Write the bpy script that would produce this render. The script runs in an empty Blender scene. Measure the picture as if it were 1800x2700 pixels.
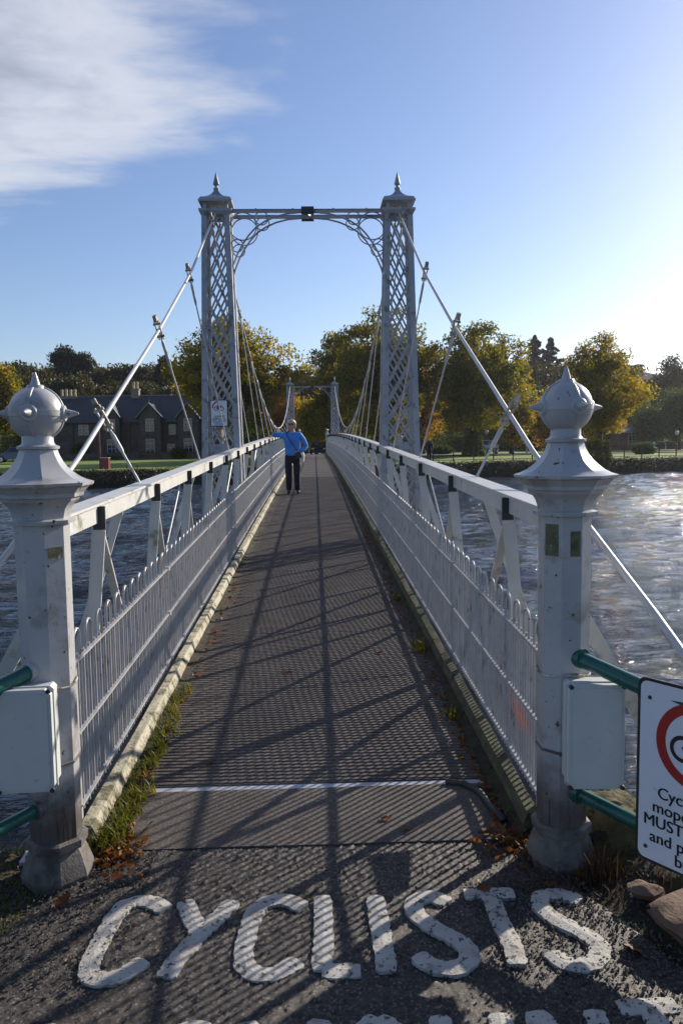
import bpy, math, random
import numpy as np
from math import sin, cos, pi, radians
from mathutils import Vector
random.seed(7); np.random.seed(7)
S = bpy.context.scene
C = S.collection
# ------------------------------------------------------------------ camera
F, PITCH, YAW, ROLL, CX, CZ = 2062.6, .0884, .034, -.0137, .0324, 1.6
fw = np.array([sin(YAW)*cos(PITCH), cos(YAW)*cos(PITCH), -sin(PITCH)])
rt = np.array([cos(YAW), -sin(YAW), 0.0]); up = np.cross(rt, fw)
rt, up = cos(ROLL)*rt+sin(ROLL)*up, cos(ROLL)*up-sin(ROLL)*rt
EYE = np.array([CX, 0, CZ])
cam = bpy.data.cameras.new('camera'); camo = bpy.data.objects.new('camera', cam); C.objects.link(camo)
cam.sensor_fit = 'VERTICAL'; cam.sensor_height = 24; cam.lens = 24*F/2700
cam.clip_start = .05; cam.clip_end = 6000
from mathutils import Matrix
camo.matrix_world = Matrix(((rt[0], up[0], -fw[0], CX), (rt[1], up[1], -fw[1], 0), (rt[2], up[2], -fw[2], CZ), (0, 0, 0, 1)))
S.camera = camo
# ------------------------------------------------------------------ light
SUN_AZ, SUN_EL = radians(47), radians(21.5)
sund = Vector((sin(SUN_AZ)*cos(SUN_EL), cos(SUN_AZ)*cos(SUN_EL), sin(SUN_EL)))
sl = bpy.data.lights.new('sun', 'SUN'); sl.energy = 5.0; sl.angle = radians(.53); sl.color = (1, .90, .76)
so = bpy.data.objects.new('sun', sl); C.objects.link(so)
so.rotation_euler = (-sund).to_track_quat('-Z', 'Y').to_euler(); so.location = sund*100
S.view_settings.view_transform = 'Standard'; S.view_settings.look = 'None'
S.view_settings.gamma = 1; S.view_settings.use_curve_mapping = False
S.view_settings.exposure = 0.62
# ------------------------------------------------------------------ node helper
class NT:
    def __init__(s, nt): s.t = nt
    def n(s, typ, **kw):
        o = s.t.nodes.new(typ)
        for k, v in kw.items():
            if k.startswith('i_'):
                key = k[2:]; o.inputs[int(key) if key.isdigit() else key.replace('_', ' ')].default_value = v
            else: setattr(o, k, v)
        return o
    def l(s, a, b): s.t.links.new(a, b)
    def m(s, op, a, b=None, clamp=False):
        o = s.t.nodes.new('ShaderNodeMath'); o.operation = op; o.use_clamp = clamp
        for i, v in enumerate((a, b)):
            if v is None: continue
            if isinstance(v, (int, float)): o.inputs[i].default_value = v
            else: s.l(v, o.inputs[i])
        return o.outputs[0]
    def noise(s, vec, scale, detail=4, rough=.55, dist=0):
        o = s.n('ShaderNodeTexNoise'); o.inputs['Scale'].default_value = scale; o.inputs['Detail'].default_value = detail
        o.inputs['Roughness'].default_value = rough; o.inputs['Distortion'].default_value = dist
        if vec is not None: s.l(vec, o.inputs['Vector'])
        return o.outputs['Fac']
    def ramp(s, fac, stops, interp='LINEAR'):
        o = s.n('ShaderNodeValToRGB'); r = o.color_ramp; r.interpolation = interp
        while len(r.elements) > 1: r.elements.remove(r.elements[-1])
        for i, (p, c) in enumerate(stops):
            e = r.elements[0] if i == 0 else r.elements.new(p)
            e.position = p; e.color = (*c, 1) if len(c) == 3 else c
        s.l(fac, o.inputs['Fac']); return o.outputs['Color']
    def mix(s, fac, a, b, blend='MIX'):
        o = s.n('ShaderNodeMix', data_type='RGBA', blend_type=blend)
        for sock, v in ((o.inputs['Factor'], fac), (o.inputs[6], a), (o.inputs[7], b)):
            if isinstance(v, (int, float)): sock.default_value = v
            elif isinstance(v, tuple): sock.default_value = (*v, 1)
            else: s.l(v, sock)
        return o.outputs[2]
    def step(s, v, lo, hi):
        o = s.n('ShaderNodeMapRange', interpolation_type='SMOOTHSTEP'); o.inputs['From Min'].default_value = lo; o.inputs['From Max'].default_value = hi
        s.l(v, o.inputs['Value']); return o.outputs['Result']
# ------------------------------------------------------------------ world: clear sky with one bank of cloud
W = bpy.data.worlds.new('World'); S.world = W; W.use_nodes = True
wt = W.node_tree; wt.nodes.clear(); w = NT(wt)
sky = w.n('ShaderNodeTexSky', sky_type='NISHITA', sun_disc=False, sun_elevation=SUN_EL, sun_rotation=SUN_AZ, altitude=10, air_density=1.0, dust_density=.6, ozone_density=2.0)
tc = w.n('ShaderNodeTexCoord'); sep = w.n('ShaderNodeSeparateXYZ'); w.l(tc.outputs['Generated'], sep.inputs[0])
zc = w.m('MAXIMUM', sep.outputs[2], .03)
px = w.m('DIVIDE', sep.outputs[0], zc); py = w.m('DIVIDE', sep.outputs[1], zc)
pv = w.n('ShaderNodeCombineXYZ'); w.l(px, pv.inputs[0]); w.l(py, pv.inputs[1])
mp = w.n('ShaderNodeMapping'); mp.inputs['Rotation'].default_value = (0, 0, radians(38)); mp.inputs['Scale'].default_value = (.7, 1.9, 1)
w.l(pv.outputs[0], mp.inputs[0])
n1 = w.noise(mp.outputs[0], 1.6, 7, .58, .25)
n2 = w.noise(pv.outputs[0], 5.5, 6, .6, .2)
nn = w.m('ADD', w.m('MULTIPLY', w.m('SUBTRACT', n1, .5), .75), w.m('MULTIPLY', w.m('SUBTRACT', n2, .5), .28))
f1 = w.m('SUBTRACT', w.m('SUBTRACT', 2.42, w.m('MULTIPLY', w.m('ADD', px, .13), .86)), py)
f1 = w.m('MULTIPLY', f1, .76)
f2 = w.m('SUBTRACT', -.13, px)
nd = w.m('SQRT', w.m('ADD', w.m('POWER', w.m('ADD', px, .17), 2), w.m('POWER', w.m('SUBTRACT', py, 2.12), 2)))
f3 = w.m('MULTIPLY', w.m('SUBTRACT', nd, .17), 1.2)
ell = w.m('SQRT', w.m('ADD', w.m('POWER', w.m('ADD', px, 1.3), 2), w.m('POWER', w.m('MULTIPLY', w.m('SUBTRACT', py, 1.9), .8), 2)))
f4 = w.m('SUBTRACT', 1.45, ell)
fm = w.m('MINIMUM', w.m('MINIMUM', f1, f2), w.m('MINIMUM', f3, f4))
body = w.m('ADD', fm, nn)
mask = w.step(body, -.12, .27)
# small wisps
mp2 = w.n('ShaderNodeMapping'); mp2.inputs['Scale'].default_value = (.55, .33, 1); mp2.inputs['Location'].default_value = (3.1, 1.7, 0); w.l(pv.outputs[0], mp2.inputs[0])
n3 = w.noise(mp2.outputs[0], 1.5, 6, .6, .4)
wisp = w.m('MULTIPLY', w.step(n3, .66, .82), .7)
mask = w.m('MULTIPLY', w.m('MAXIMUM', mask, wisp), .9)
dens = w.step(body, .15, .95)
shade = w.m('ADD', dens, w.m('MULTIPLY', w.m('SUBTRACT', n2, .5), .7), True)
ccol = w.ramp(shade, [(0, (5.6, 5.9, 6.7)), (.4, (4.3, 4.6, 5.5)), (1, (2.7, 3.0, 3.8))])
skyc = w.mix(mask, w.mix(1.0, sky.outputs[0], (.97, 1.0, 1.17), 'MULTIPLY'), ccol)
bg = w.n('ShaderNodeBackground'); bg.inputs['Strength'].default_value = .082
wo = w.n('ShaderNodeOutputWorld'); w.l(skyc, bg.inputs[0]); w.l(bg.outputs[0], wo.inputs[0])
# ------------------------------------------------------------------ pixel -> place (display px of a 1568 wide view)
sc = 1800/1568
def ray(x, y): return fw+rt*(x*sc-900)/F+up*(1350-y*sc)/F
def at(x, y, ax, val):
    d = ray(x, y); i = 'xyz'.index(ax); return EYE+d*(val-EYE[i])/d[i]
def atf(x, y, ax, val): return at(x/sc, y/sc, ax, val)
# ------------------------------------------------------------------ materials
MATS = {}
def surf(name, stops, scale=6, rough=.6, bump=0, bscale=40, spots=(), detail=5, metal=0, spec=.5, coords='pos', stretch=None, bdist=.01, extra=None):
    """procedural Principled surface: noise colour ramp, optional spots [(colour, lo, hi, scale)], noise bump"""
    m = bpy.data.materials.new(name); m.use_nodes = True; t = NT(m.node_tree); b = m.node_tree.nodes['Principled BSDF']
    if coords == 'pos': v = t.n('ShaderNodeNewGeometry').outputs['Position']
    else: v = t.n('ShaderNodeTexCoord').outputs['Object']
    if stretch:
        mpn = t.n('ShaderNodeMapping'); mpn.inputs['Scale'].default_value = stretch; t.l(v, mpn.inputs[0]); v2 = mpn.outputs[0]
    else: v2 = v
    col = t.ramp(t.noise(v2, scale, detail, .6), stops)
    for (c, lo, hi, s_) in spots:
        col = t.mix(t.step(t.noise(v, s_, 5, .62), lo, hi), col, c)
    if extra: col = extra(t, v, col)
    t.l(col, b.inputs['Base Color'])
    b.inputs['Roughness'].default_value = rough; b.inputs['Metallic'].default_value = metal
    b.inputs['Specular IOR Level'].default_value = spec
    if bump:
        bn = t.n('ShaderNodeBump'); bn.inputs['Strength'].default_value = bump; bn.inputs['Distance'].default_value = bdist
        t.l(t.noise(v, bscale, 6, .65), bn.inputs['Height']); t.l(bn.outputs[0], b.inputs['Normal'])
    MATS[name] = m; return m
def leafmat(name, cols, trans=.45, rough=.55):
    m = bpy.data.materials.new(name); m.use_nodes = True; t = NT(m.node_tree); nt = m.node_tree
    b = nt.nodes['Principled BSDF']; out = nt.nodes['Material Output']
    g = t.n('ShaderNodeNewGeometry'); nz = t.noise(g.outputs['Position'], .55, 3, .6)
    f = t.m('ADD', t.m('MULTIPLY', g.outputs['Random Per Island'], .5), t.m('MULTIPLY', t.step(nz, .3, .7), .5))
    k = len(cols); col = t.ramp(f, [(i/(k-1), c) for i, c in enumerate(cols)])
    t.l(col, b.inputs['Base Color']); b.inputs['Roughness'].default_value = rough; b.inputs['Specular IOR Level'].default_value = .25
    tr = t.n('ShaderNodeBsdfTranslucent'); tcol = t.mix(1.0, col, (1.3, 1.25, .6), 'MULTIPLY'); t.l(tcol, tr.inputs[0])
    mx = t.n('ShaderNodeMixShader'); mx.inputs[0].default_value = trans
    t.l(b.outputs[0], mx.inputs[1]); t.l(tr.outputs[0], mx.inputs[2]); t.l(mx.outputs[0], out.inputs[0])
    MATS[name] = m; return m
RUST = (.09, .035, .015); DIRT = (.045, .04, .03)
surf('paint', [(.3, (.56, .57, .57)), (.7, (.68, .68, .67))], 9, .42, .12, 260, [((.30, .30, .28), .60, .75, 14), (RUST, .725, .745, 55)], bdist=.002)
def post_dirt(t, v, col):
    s3 = t.n('ShaderNodeSeparateXYZ'); t.l(v, s3.inputs[0])
    nz = t.noise(v, 9, 5, .65)
    h = t.m('ADD', s3.outputs[2], t.m('MULTIPLY', t.m('SUBTRACT', nz, .5), .35))
    low2 = t.m('SUBTRACT', 1.0, t.step(h, .20, .48))
    mp_ = t.n('ShaderNodeMapping'); mp_.inputs['Scale'].default_value = (40, 40, 3); t.l(v, mp_.inputs[0])
    streak = t.step(t.noise(mp_.outputs[0], 1, 4, .6), .5, .66)
    k = t.m('MULTIPLY', low2, t.m('ADD', .84, t.m('MULTIPLY', streak, .16)))
    return t.mix(k, col, (.036, .026, .02))
surf('post_paint', [(.3, (.33, .335, .35)), (.7, (.42, .42, .425))], 5, .34, .2, 120, [((.27, .26, .245), .52, .66, 7), ((.025, .02, .018), .665, .68, 30), ((.03, .02, .015), .685, .70, 75), (RUST, .69, .72, 12)], bdist=.004, extra=post_dirt)
surf('base_iron', [(.3, (.06, .053, .048)), (.7, (.17, .155, .14))], 16, .75, .6, 90, [((.05, .045, .04), .52, .68, 9)], bdist=.006)
surf('moss_stain', [(.3, (.07, .075, .035)), (.7, (.16, .16, .09))], 30, .9, .3, 200, [((.4, .4, .38), .6, .68, 22)])
surf('rail_paint', [(.3, (.46, .46, .45)), (.7, (.56, .555, .53))], 7, .4, .15, 160, [((.20, .20, .15), .56, .72, 6), (RUST, .70, .72, 26), ((.03, .03, .03), .71, .73, 60)], bdist=.002)
surf('tower_paint', [(.3, (.27, .29, .33)), (.7, (.36, .375, .41))], 4, .5, .15, 80, [((.14, .15, .16), .52, .68, 7), (RUST, .66, .70, 11)], bdist=.003)
surf('fence_paint', [(.3, (.30, .30, .31)), (.7, (.40, .40, .41))], 12, .35, .1, 200, [((.18, .165, .15), .56, .70, 11), (RUST, .70, .73, 20)], bdist=.002)
surf('dark_patch', [(.3, (.018, .02, .026)), (.7, (.035, .038, .045))], 20, .6)
surf('cable_paint', [(.3, (.40, .41, .42)), (.7, (.52, .52, .52))], 9, .45, .2, 300, [((.3, .29, .27), .6, .7, 30)], bdist=.002)
surf('clamp_rust', [(.35, (.14, .08, .045)), (.65, (.55, .52, .46))], 22, .7, .4, 150, bdist=.004)
surf('green_paint', [(.3, (.008, .075, .062)), (.7, (.014, .11, .09))], 8, .25, .05, 100, [((.01, .03, .03), .6, .7, 30)], bdist=.002)
surf('box_plastic', [(.3, (.46, .48, .47)), (.7, (.52, .54, .52))], 5, .45, .05, 300, [((.35, .36, .33), .62, .72, 26)], bdist=.001)
surf('screw_metal', [(.3, (.03, .03, .03)), (.7, (.08, .08, .08))], 40, .4, metal=.5)
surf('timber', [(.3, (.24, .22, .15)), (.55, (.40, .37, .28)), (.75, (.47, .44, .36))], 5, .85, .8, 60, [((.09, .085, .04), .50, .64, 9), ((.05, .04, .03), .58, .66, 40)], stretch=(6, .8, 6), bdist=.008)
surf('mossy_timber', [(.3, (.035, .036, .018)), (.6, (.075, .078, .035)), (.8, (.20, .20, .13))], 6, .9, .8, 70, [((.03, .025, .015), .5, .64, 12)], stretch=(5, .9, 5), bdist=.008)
def deck_extra(t, v, col):
    vo = t.n('ShaderNodeTexVoronoi', feature='F1'); vo.inputs['Scale'].default_value = 150; t.l(v, vo.inputs['Vector'])
    sp = t.n('ShaderNodeSeparateColor'); t.l(vo.outputs['Color'], sp.inputs[0])
    col = t.mix(1.0, col, t.ramp(sp.outputs[0], [(0, (.62, .61, .6)), (.7, (1.0, 1.0, 1.0)), (1, (1.9, 1.8, 1.7))]), 'MULTIPLY')
    st = t.step(t.noise(v, 1.6, 6, .65, .6), .42, .62)
    return t.mix(t.m('MULTIPLY', st, .4), col, (.038, .032, .029))
surf('deck_tarmac', [(.25, (.066, .056, .051)), (.5, (.094, .080, .072)), (.75, (.125, .107, .096))], 3.5, .85, .8, 240, [((.05, .045, .04), .60, .72, 5), ((.24, .225, .2), .68, .74, 190)], bdist=.006, extra=deck_extra)
surf('strip_metal', [(.3, (.30, .32, .36)), (.7, (.42, .44, .48))], 14, .4, .1, 90, [((.12, .11, .1), .58, .7, 18)])
def tar_extra(t, v, col):
    vo = t.n('ShaderNodeTexVoronoi', feature='F1'); vo.inputs['Scale'].default_value = 135; t.l(v, vo.inputs['Vector'])
    g = t.ramp(t.n('ShaderNodeSeparateColor').outputs[0] if False else vo.outputs['Distance'], [(.0, (1.35, 1.3, 1.25)), (.55, (.55, .55, .55)), (.9, (.25, .25, .25))])
    sp = t.n('ShaderNodeSeparateColor'); t.l(vo.outputs['Color'], sp.inputs[0])
    br = t.ramp(sp.outputs[0], [(0, (.30, .29, .29)), (.55, (.85, .82, .79)), (.82, (1.7, 1.6, 1.5)), (1, (4.2, 3.8, 3.4))])
    return t.mix(1.0, t.mix(1.0, col, g, 'MULTIPLY'), br, 'MULTIPLY')
surf('path_tarmac', [(.3, (.041, .035, .032)), (.7, (.074, .063, .058))], 2.2, .55, .7, 300, detail=5, bdist=.006, extra=tar_extra)
surf('road_paint', [(.3, (.33, .31, .28)), (.6, (.45, .43, .39)), (.8, (.52, .50, .46))], 9, .75, .8, 130, [((.08, .072, .065), .575, .63, 42), ((.22, .20, .18), .56, .72, 12)], bdist=.005)
surf('earth', [(.3, (.018, .014, .01)), (.6, (.045, .034, .022)), (.8, (.075, .055, .035))], 9, .95, 1, 60, [((.035, .045, .012), .5, .62, 5), ((.10, .085, .07), .68, .72, 60)], bdist=.02)
surf('sandstone', [(.3, (.10, .055, .038)), (.55, (.16, .10, .066)), (.8, (.21, .17, .105))], 4, .9, .7, 45, [((.10, .09, .045), .56, .7, 7), ((.02, .02, .018), .70, .72, 28)], bdist=.012)
surf('mossy_stone', [(.3, (.06, .058, .022)), (.55, (.12, .11, .04)), (.8, (.18, .15, .09))], 14, .95, 1, 50, [((.03, .024, .015), .52, .62, 16)], bdist=.04)
surf('pebble', [(.3, (.03, .026, .023)), (.7, (.11, .098, .088))], 60, .8)
surf('grass', [(.3, (.085, .14, .012)), (.6, (.16, .22, .016)), (.8, (.21, .25, .03))], .35, .9, .6, 14, [((.10, .085, .03), .6, .72, .9)], bdist=.1)
surf('bank_soil', [(.3, (.012, .012, .006)), (.6, (.024, .022, .009)), (.8, (.04, .032, .014))], 1.1, .95, .8, 8, bdist=.15)
surf('hill_ground', [(.3, (.02, .025, .01)), (.7, (.05, .05, .02))], .1, .95)
surf('asphalt_far', [(.3, (.15, .15, .155)), (.7, (.20, .20, .205))], .4, .8)
surf('riverbed', [(.3, (.03, .028, .02)), (.7, (.06, .05, .04))], .5, .9)
surf('bark', [(.3, (.022, .017, .012)), (.7, (.06, .048, .036))], 5, .95, .8, 18, bdist=.03)
surf('slate', [(.3, (.022, .025, .034)), (.7, (.04, .044, .055))], 2, .6, .4, 9, bdist=.02)
surf('house_stone', [(.3, (.052, .042, .038)), (.55, (.098, .076, .064)), (.8, (.15, .115, .094))], 2.2, .9, .6, 5, [((.06, .05, .05), .55, .65, 1.1)], bdist=.04)
surf('dressed_stone', [(.3, (.20, .16, .125)), (.7, (.29, .235, .18))], 2, .9)
surf('brick', [(.3, (.13, .055, .04)), (.7, (.22, .095, .065))], 1.6, .9, .3, 8, bdist=.02)
surf('white_trim', [(.3, (.42, .42, .41)), (.7, (.5, .5, .48))], 3, .5)
surf('pot_clay', [(.3, (.42, .31, .19)), (.7, (.55, .42, .27))], 3, .8)
surf('glass', [(.3, (.01, .013, .018)), (.7, (.025, .03, .04))], 1.5, .05, spec=.8)
surf('red_paint', [(.3, (.14, .012, .012)), (.7, (.19, .02, .02))], 6, .4)
surf('dark_metal', [(.3, (.012, .014, .016)), (.7, (.03, .033, .036))], 6, .5)
surf('tyre', [(.3, (.012, .012, .012)), (.7, (.02, .02, .02))], 9, .9)
surf('car_silver', [(.3, (.45, .46, .48)), (.7, (.5, .51, .53))], 2, .2, metal=.6)
surf('car_blue', [(.3, (.02, .03, .07)), (.7, (.03, .045, .09))], 2, .2, spec=.8)
surf('car_black', [(.3, (.01, .01, .012)), (.7, (.018, .018, .02))], 2, .2, spec=.8)
surf('lamp_lens', [(.3, (.8, .8, .8)), (.7, (.9, .9, .9))], 2, .05, metal=.9)
surf('sign_white', [(.3, (.62, .65, .70)), (.7, (.68, .70, .74))], 3, .35, .05, 200, [((.5, .5, .48), .66, .74, 20)], bdist=.001)
surf('sign_black', [(.3, (.01, .01, .011)), (.7, (.016, .016, .017))], 8, .5)
surf('sign_red', [(.3, (.30, .014, .012)), (.7, (.36, .022, .018))], 8, .4)
surf('sign_blue', [(.3, (.20, .36, .62)), (.7, (.28, .45, .7))], 8, .5)
leafmat('orange_plastic', [(.8, .36, .02), (.9, .48, .04)], .6)
surf('black_rubber', [(.3, (.012, .012, .013)), (.7, (.03, .03, .03))], 12, .6)
surf('skin', [(.3, (.42, .23, .16)), (.7, (.5, .29, .21))], 14, .5)
surf('hair', [(.3, (.42, .31, .17)), (.7, (.62, .50, .32))], 40, .5, .6, 90)
surf('fleece', [(.3, (.03, .17, .55)), (.7, (.06, .26, .70))], 9, .8, .4, 60)
surf('trousers', [(.3, (.004, .005, .018)), (.7, (.009, .011, .03))], 9, .8, .4, 40)
surf('shoe', [(.3, (.02, .017, .015)), (.7, (.05, .045, .04))], 12, .5)
surf('white_cloth', [(.3, (.6, .6, .6)), (.7, (.7, .7, .7))], 9, .8)
leafmat('leaf_gold', [(.052, .068, .009), (.14, .14, .012), (.29, .215, .016), (.40, .21, .02)], .58)
leafmat('leaf_olive', [(.038, .056, .009), (.10, .115, .012), (.20, .17, .015), (.32, .20, .018)], .55)
leafmat('leaf_orange', [(.07, .065, .009), (.19, .125, .012), (.34, .17, .015), (.38, .13, .015)], .55)
leafmat('leaf_green', [(.022, .038, .008), (.05, .075, .011), (.10, .115, .016)], .45)
leafmat('leaf_wood', [(.020, .027, .008), (.034, .040, .010), (.058, .052, .013), (.10, .055, .016)], .35)
leafmat('leaf_deep', [(.016, .026, .008), (.032, .044, .010), (.055, .062, .013)], .35)
leafmat('needle', [(.010, .018, .010), (.018, .028, .014), (.028, .036, .018)], .2)
leafmat('weed', [(.045, .06, .012), (.10, .12, .015), (.18, .15, .03), (.15, .09, .03)], .35)
leafmat('dry_weed', [(.04, .022, .012), (.085, .042, .02), (.16, .10, .05)], .2)
leafmat('fallen', [(.05, .022, .010), (.13, .045, .014), (.24, .09, .025), (.16, .095, .05)], .3)
leafmat('bank_leaf', [(.008, .011, .003), (.015, .017, .004), (.028, .024, .006), (.034, .020, .007)], .1)
# water
m = bpy.data.materials.new('water'); m.use_nodes = True; t = NT(m.node_tree); b = m.node_tree.nodes['Principled BSDF']
b.inputs['Base Color'].default_value = (.012, .026, .045, 1); b.inputs['Roughness'].default_value = .05; b.inputs['IOR'].default_value = 1.33
b.inputs['Specular IOR Level'].default_value = .6
v = t.n('ShaderNodeNewGeometry').outputs['Position']
mpw = t.n('ShaderNodeMapping'); mpw.inputs['Scale'].default_value = (.5, 1.5, 1); mpw.inputs['Rotation'].default_value = (0, 0, .12); t.l(v, mpw.inputs[0])
h1 = t.noise(mpw.outputs[0], 6.5, 5, .6, .7); h2 = t.noise(mpw.outputs[0], 20, 4, .6, .4)
h = t.m('ADD', h1, t.m('MULTIPLY', h2, .35))
bn = t.n('ShaderNodeBump'); bn.inputs['Strength'].default_value = 1.0; bn.inputs['Distance'].default_value = .115
t.l(h, bn.inputs['Height']); t.l(bn.outputs[0], b.inputs['Normal']); MATS['water'] = m
# ------------------------------------------------------------------ mesh helpers
class MB:
    def __init__(s): s.v = []; s.f = []
    def add(s, vs, fs):
        k = len(s.v); s.v += [tuple(map(float, q)) for q in vs]; s.f += [tuple(i+k for i in q) for q in fs]; return s
    def box(s, x0, x1, y0, y1, z0, z1):
        return s.add([(x0,y0,z0),(x1,y0,z0),(x1,y1,z0),(x0,y1,z0),(x0,y0,z1),(x1,y0,z1),(x1,y1,z1),(x0,y1,z1)],
                     [(0,3,2,1),(4,5,6,7),(0,1,5,4),(1,2,6,5),(2,3,7,6),(3,0,4,7)])
    def bar(s, p, q, wd, th, ref=(0, 0, 1)):
        """rectangular bar p->q; wd along (dir x ref), th along the other"""
        p = np.array(p, float); q = np.array(q, float); d = q-p; d /= np.linalg.norm(d)
        a = np.cross(d, np.array(ref, float))
        if np.linalg.norm(a) < 1e-6: a = np.cross(d, (1, 0, 0))
        a /= np.linalg.norm(a); c = np.cross(a, d); a = a*wd/2; c = c*th/2
        vs = [p-a-c, p+a-c, p+a+c, p-a+c, q-a-c, q+a-c, q+a+c, q-a+c]
        return s.add(vs, [(0,1,2,3),(7,6,5,4),(0,4,5,1),(1,5,6,2),(2,6,7,3),(3,7,4,0)])
    def tube(s, pts, r, n=8, closed=False, cap=True):
        pts = [np.array(p, float) for p in pts]; m_ = len(pts)
        rs = r if hasattr(r, '__len__') else [r]*m_
        k = len(s.v); ref = None
        for i, p in enumerate(pts):
            if closed: d = pts[(i+1) % m_]-pts[i-1]
            else: d = pts[min(i+1, m_-1)]-pts[max(i-1, 0)]
            d = d/(np.linalg.norm(d)+1e-12)
            if ref is None: ref = np.array((0, 0, 1.)) if abs(d[2]) < .9 else np.array((1., 0, 0))
            a = np.cross(d, ref); a /= np.linalg.norm(a)+1e-12; c = np.cross(a, d); ref = c if False else ref-d*0
            if abs(np.dot(ref, d)) > .95: ref = c
            for j in range(n):
                th = 2*pi*j/n; s.v.append(tuple(p+rs[i]*(cos(th)*a+sin(th)*c)))
        for i in range(m_ if closed else m_-1):
            for j in range(n):
                a0 = k+i*n+j; a1 = k+i*n+(j+1) % n; b0 = k+((i+1) % m_)*n+j; b1 = k+((i+1) % m_)*n+(j+1) % n
                s.f.append((a0, a1, b1, b0))
        if cap and not closed:
            s.f.append(tuple(k+j for j in range(n))[::-1]); s.f.append(tuple(k+(m_-1)*n+j for j in range(n)))
        return s
    def lathe(s, prof, c=(0, 0, 0), n=24, rot=0.0, square=0):
        """prof [(r,z)]; n sides; polygons with few sides use apothem = r"""
        k = len(s.v); q = 1/cos(pi/n) if n <= 8 else 1
        for (r, z) in prof:
            for j in range(n):
                th = rot+2*pi*(j+.5)/n; s.v.append((c[0]+r*q*cos(th), c[1]+r*q*sin(th), c[2]+z))
        for i in range(len(prof)-1):
            for j in range(n):
                s.f.append((k+i*n+j, k+i*n+(j+1) % n, k+(i+1)*n+(j+1) % n, k+(i+1)*n+j))
        s.f.append(tuple(k+j for j in range(n))[::-1]); s.f.append(tuple(k+(len(prof)-1)*n+j for j in range(n)))
        return s
    def prism(s, poly, axis, a, bb):
        """extrude a 2-D polygon along axis from a to bb; poly gives the two other coordinates in order"""
        n = len(poly); vs = []
        for val in (a, bb):
            for (u, w_) in poly:
                vs.append((val, u, w_) if axis == 'x' else (u, val, w_) if axis == 'y' else (u, w_, val))
        return s.add(vs, [tuple(range(n))[::-1], tuple(range(n, 2*n))]+[(i, (i+1) % n, n+(i+1) % n, n+i) for i in range(n)])
    def sphere(s, c, r, nu=16, nv=10):
        rx, ry, rz = r if hasattr(r, '__len__') else (r, r, r)
        k = len(s.v)
        for i in range(nv+1):
            ph = pi*i/nv
            for j in range(nu): s.v.append((c[0]+rx*sin(ph)*cos(2*pi*j/nu), c[1]+ry*sin(ph)*sin(2*pi*j/nu), c[2]+rz*cos(ph)))
        for i in range(nv):
            for j in range(nu): s.f.append((k+i*nu+j, k+(i+1)*nu+j, k+(i+1)*nu+(j+1) % nu, k+i*nu+(j+1) % nu))
        return s
    def mesh(s, name, mat, origin=(0, 0, 0), smooth=False):
        me = bpy.data.meshes.new(name); o = origin
        me.from_pydata([(a-o[0], b_-o[1], c_-o[2]) for a, b_, c_ in s.v], [], s.f)
        me.materials.append(MATS[mat]); me.update()
        if smooth is True: me.polygons.foreach_set('use_smooth', [True]*len(me.polygons))
        elif smooth: 
            me.polygons.foreach_set('use_smooth', [True]*len(me.polygons)); me.set_sharp_from_angle(angle=radians(smooth))
        return me
    def build(s, name, mat, parent=None, smooth=False):
        org = Vector((0, 0, 0))
        if parent is not None:
            p = parent
            while p is not None: org += p.location; p = p.parent
        o = bpy.data.objects.new(name, s.mesh(name, mat, org, smooth)); C.objects.link(o)
        if parent is not None: o.parent = parent
        return o
def tag(o, label=None, cat=None, group=None, kind=None):
    if label: o['label'] = label
    if cat: o['category'] = cat
    if group: o['group'] = group
    if kind: o['kind'] = kind
    return o
def thing(name, loc, label, cat, group=None):
    o = bpy.data.objects.new(name, None); C.objects.link(o); o.location = loc; o.empty_display_size = .1
    return tag(o, label, cat, group)
def part(name, me, parent, loc=(0, 0, 0), rz=0):
    o = bpy.data.objects.new(name, me); C.objects.link(o); o.parent = parent; o.location = loc; o.rotation_euler = (0, 0, rz); return o
def copy_tree(o, parent=None, loc=None, rz=None, label=None):
    c = o.copy(); C.objects.link(c); c.parent = parent
    if loc is not None: c.location = loc
    if rz is not None: c.rotation_euler = (0, 0, rz)
    if label: c['label'] = label
    for ch in list(o.children): copy_tree(ch, c)
    return c
def grid(name, X, Y, Z, mat, smooth=True):
    ny, nx = X.shape
    me = bpy.data.meshes.new(name); V = np.stack([X, Y, Z], -1).reshape(-1, 3)
    i = np.arange(ny-1)[:, None]*nx+np.arange(nx-1)[None]; Q = np.stack([i, i+1, i+nx+1, i+nx], -1).reshape(-1, 4)
    me.vertices.add(len(V)); me.vertices.foreach_set('co', V.astype(np.float32).ravel())
    me.loops.add(Q.size); me.loops.foreach_set('vertex_index', Q.astype(np.int32).ravel())
    me.polygons.add(len(Q)); me.polygons.foreach_set('loop_start', np.arange(0, Q.size, 4, dtype=np.int32))
    me.update(calc_edges=True); me.materials.append(MATS[mat])
    if smooth: me.polygons.foreach_set('use_smooth', np.ones(len(Q), bool))
    o = bpy.data.objects.new(name, me); C.objects.link(o); return o
def quads(name, V, mat):
    """V (n,4,3) loose quads"""
    n = len(V); me = bpy.data.meshes.new(name)
    me.vertices.add(n*4); me.vertices.foreach_set('co', V.astype(np.float32).ravel())
    me.loops.add(n*4); me.loops.foreach_set('vertex_index', np.arange(n*4, dtype=np.int32))
    me.polygons.add(n); me.polygons.foreach_set('loop_start', np.arange(0, n*4, 4, dtype=np.int32))
    me.update(calc_edges=True); me.materials.append(MATS[mat]); return me
def rnd_dirs(n, rng):
    d = rng.normal(size=(n, 3)); return d/np.linalg.norm(d, axis=1)[:, None]
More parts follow.
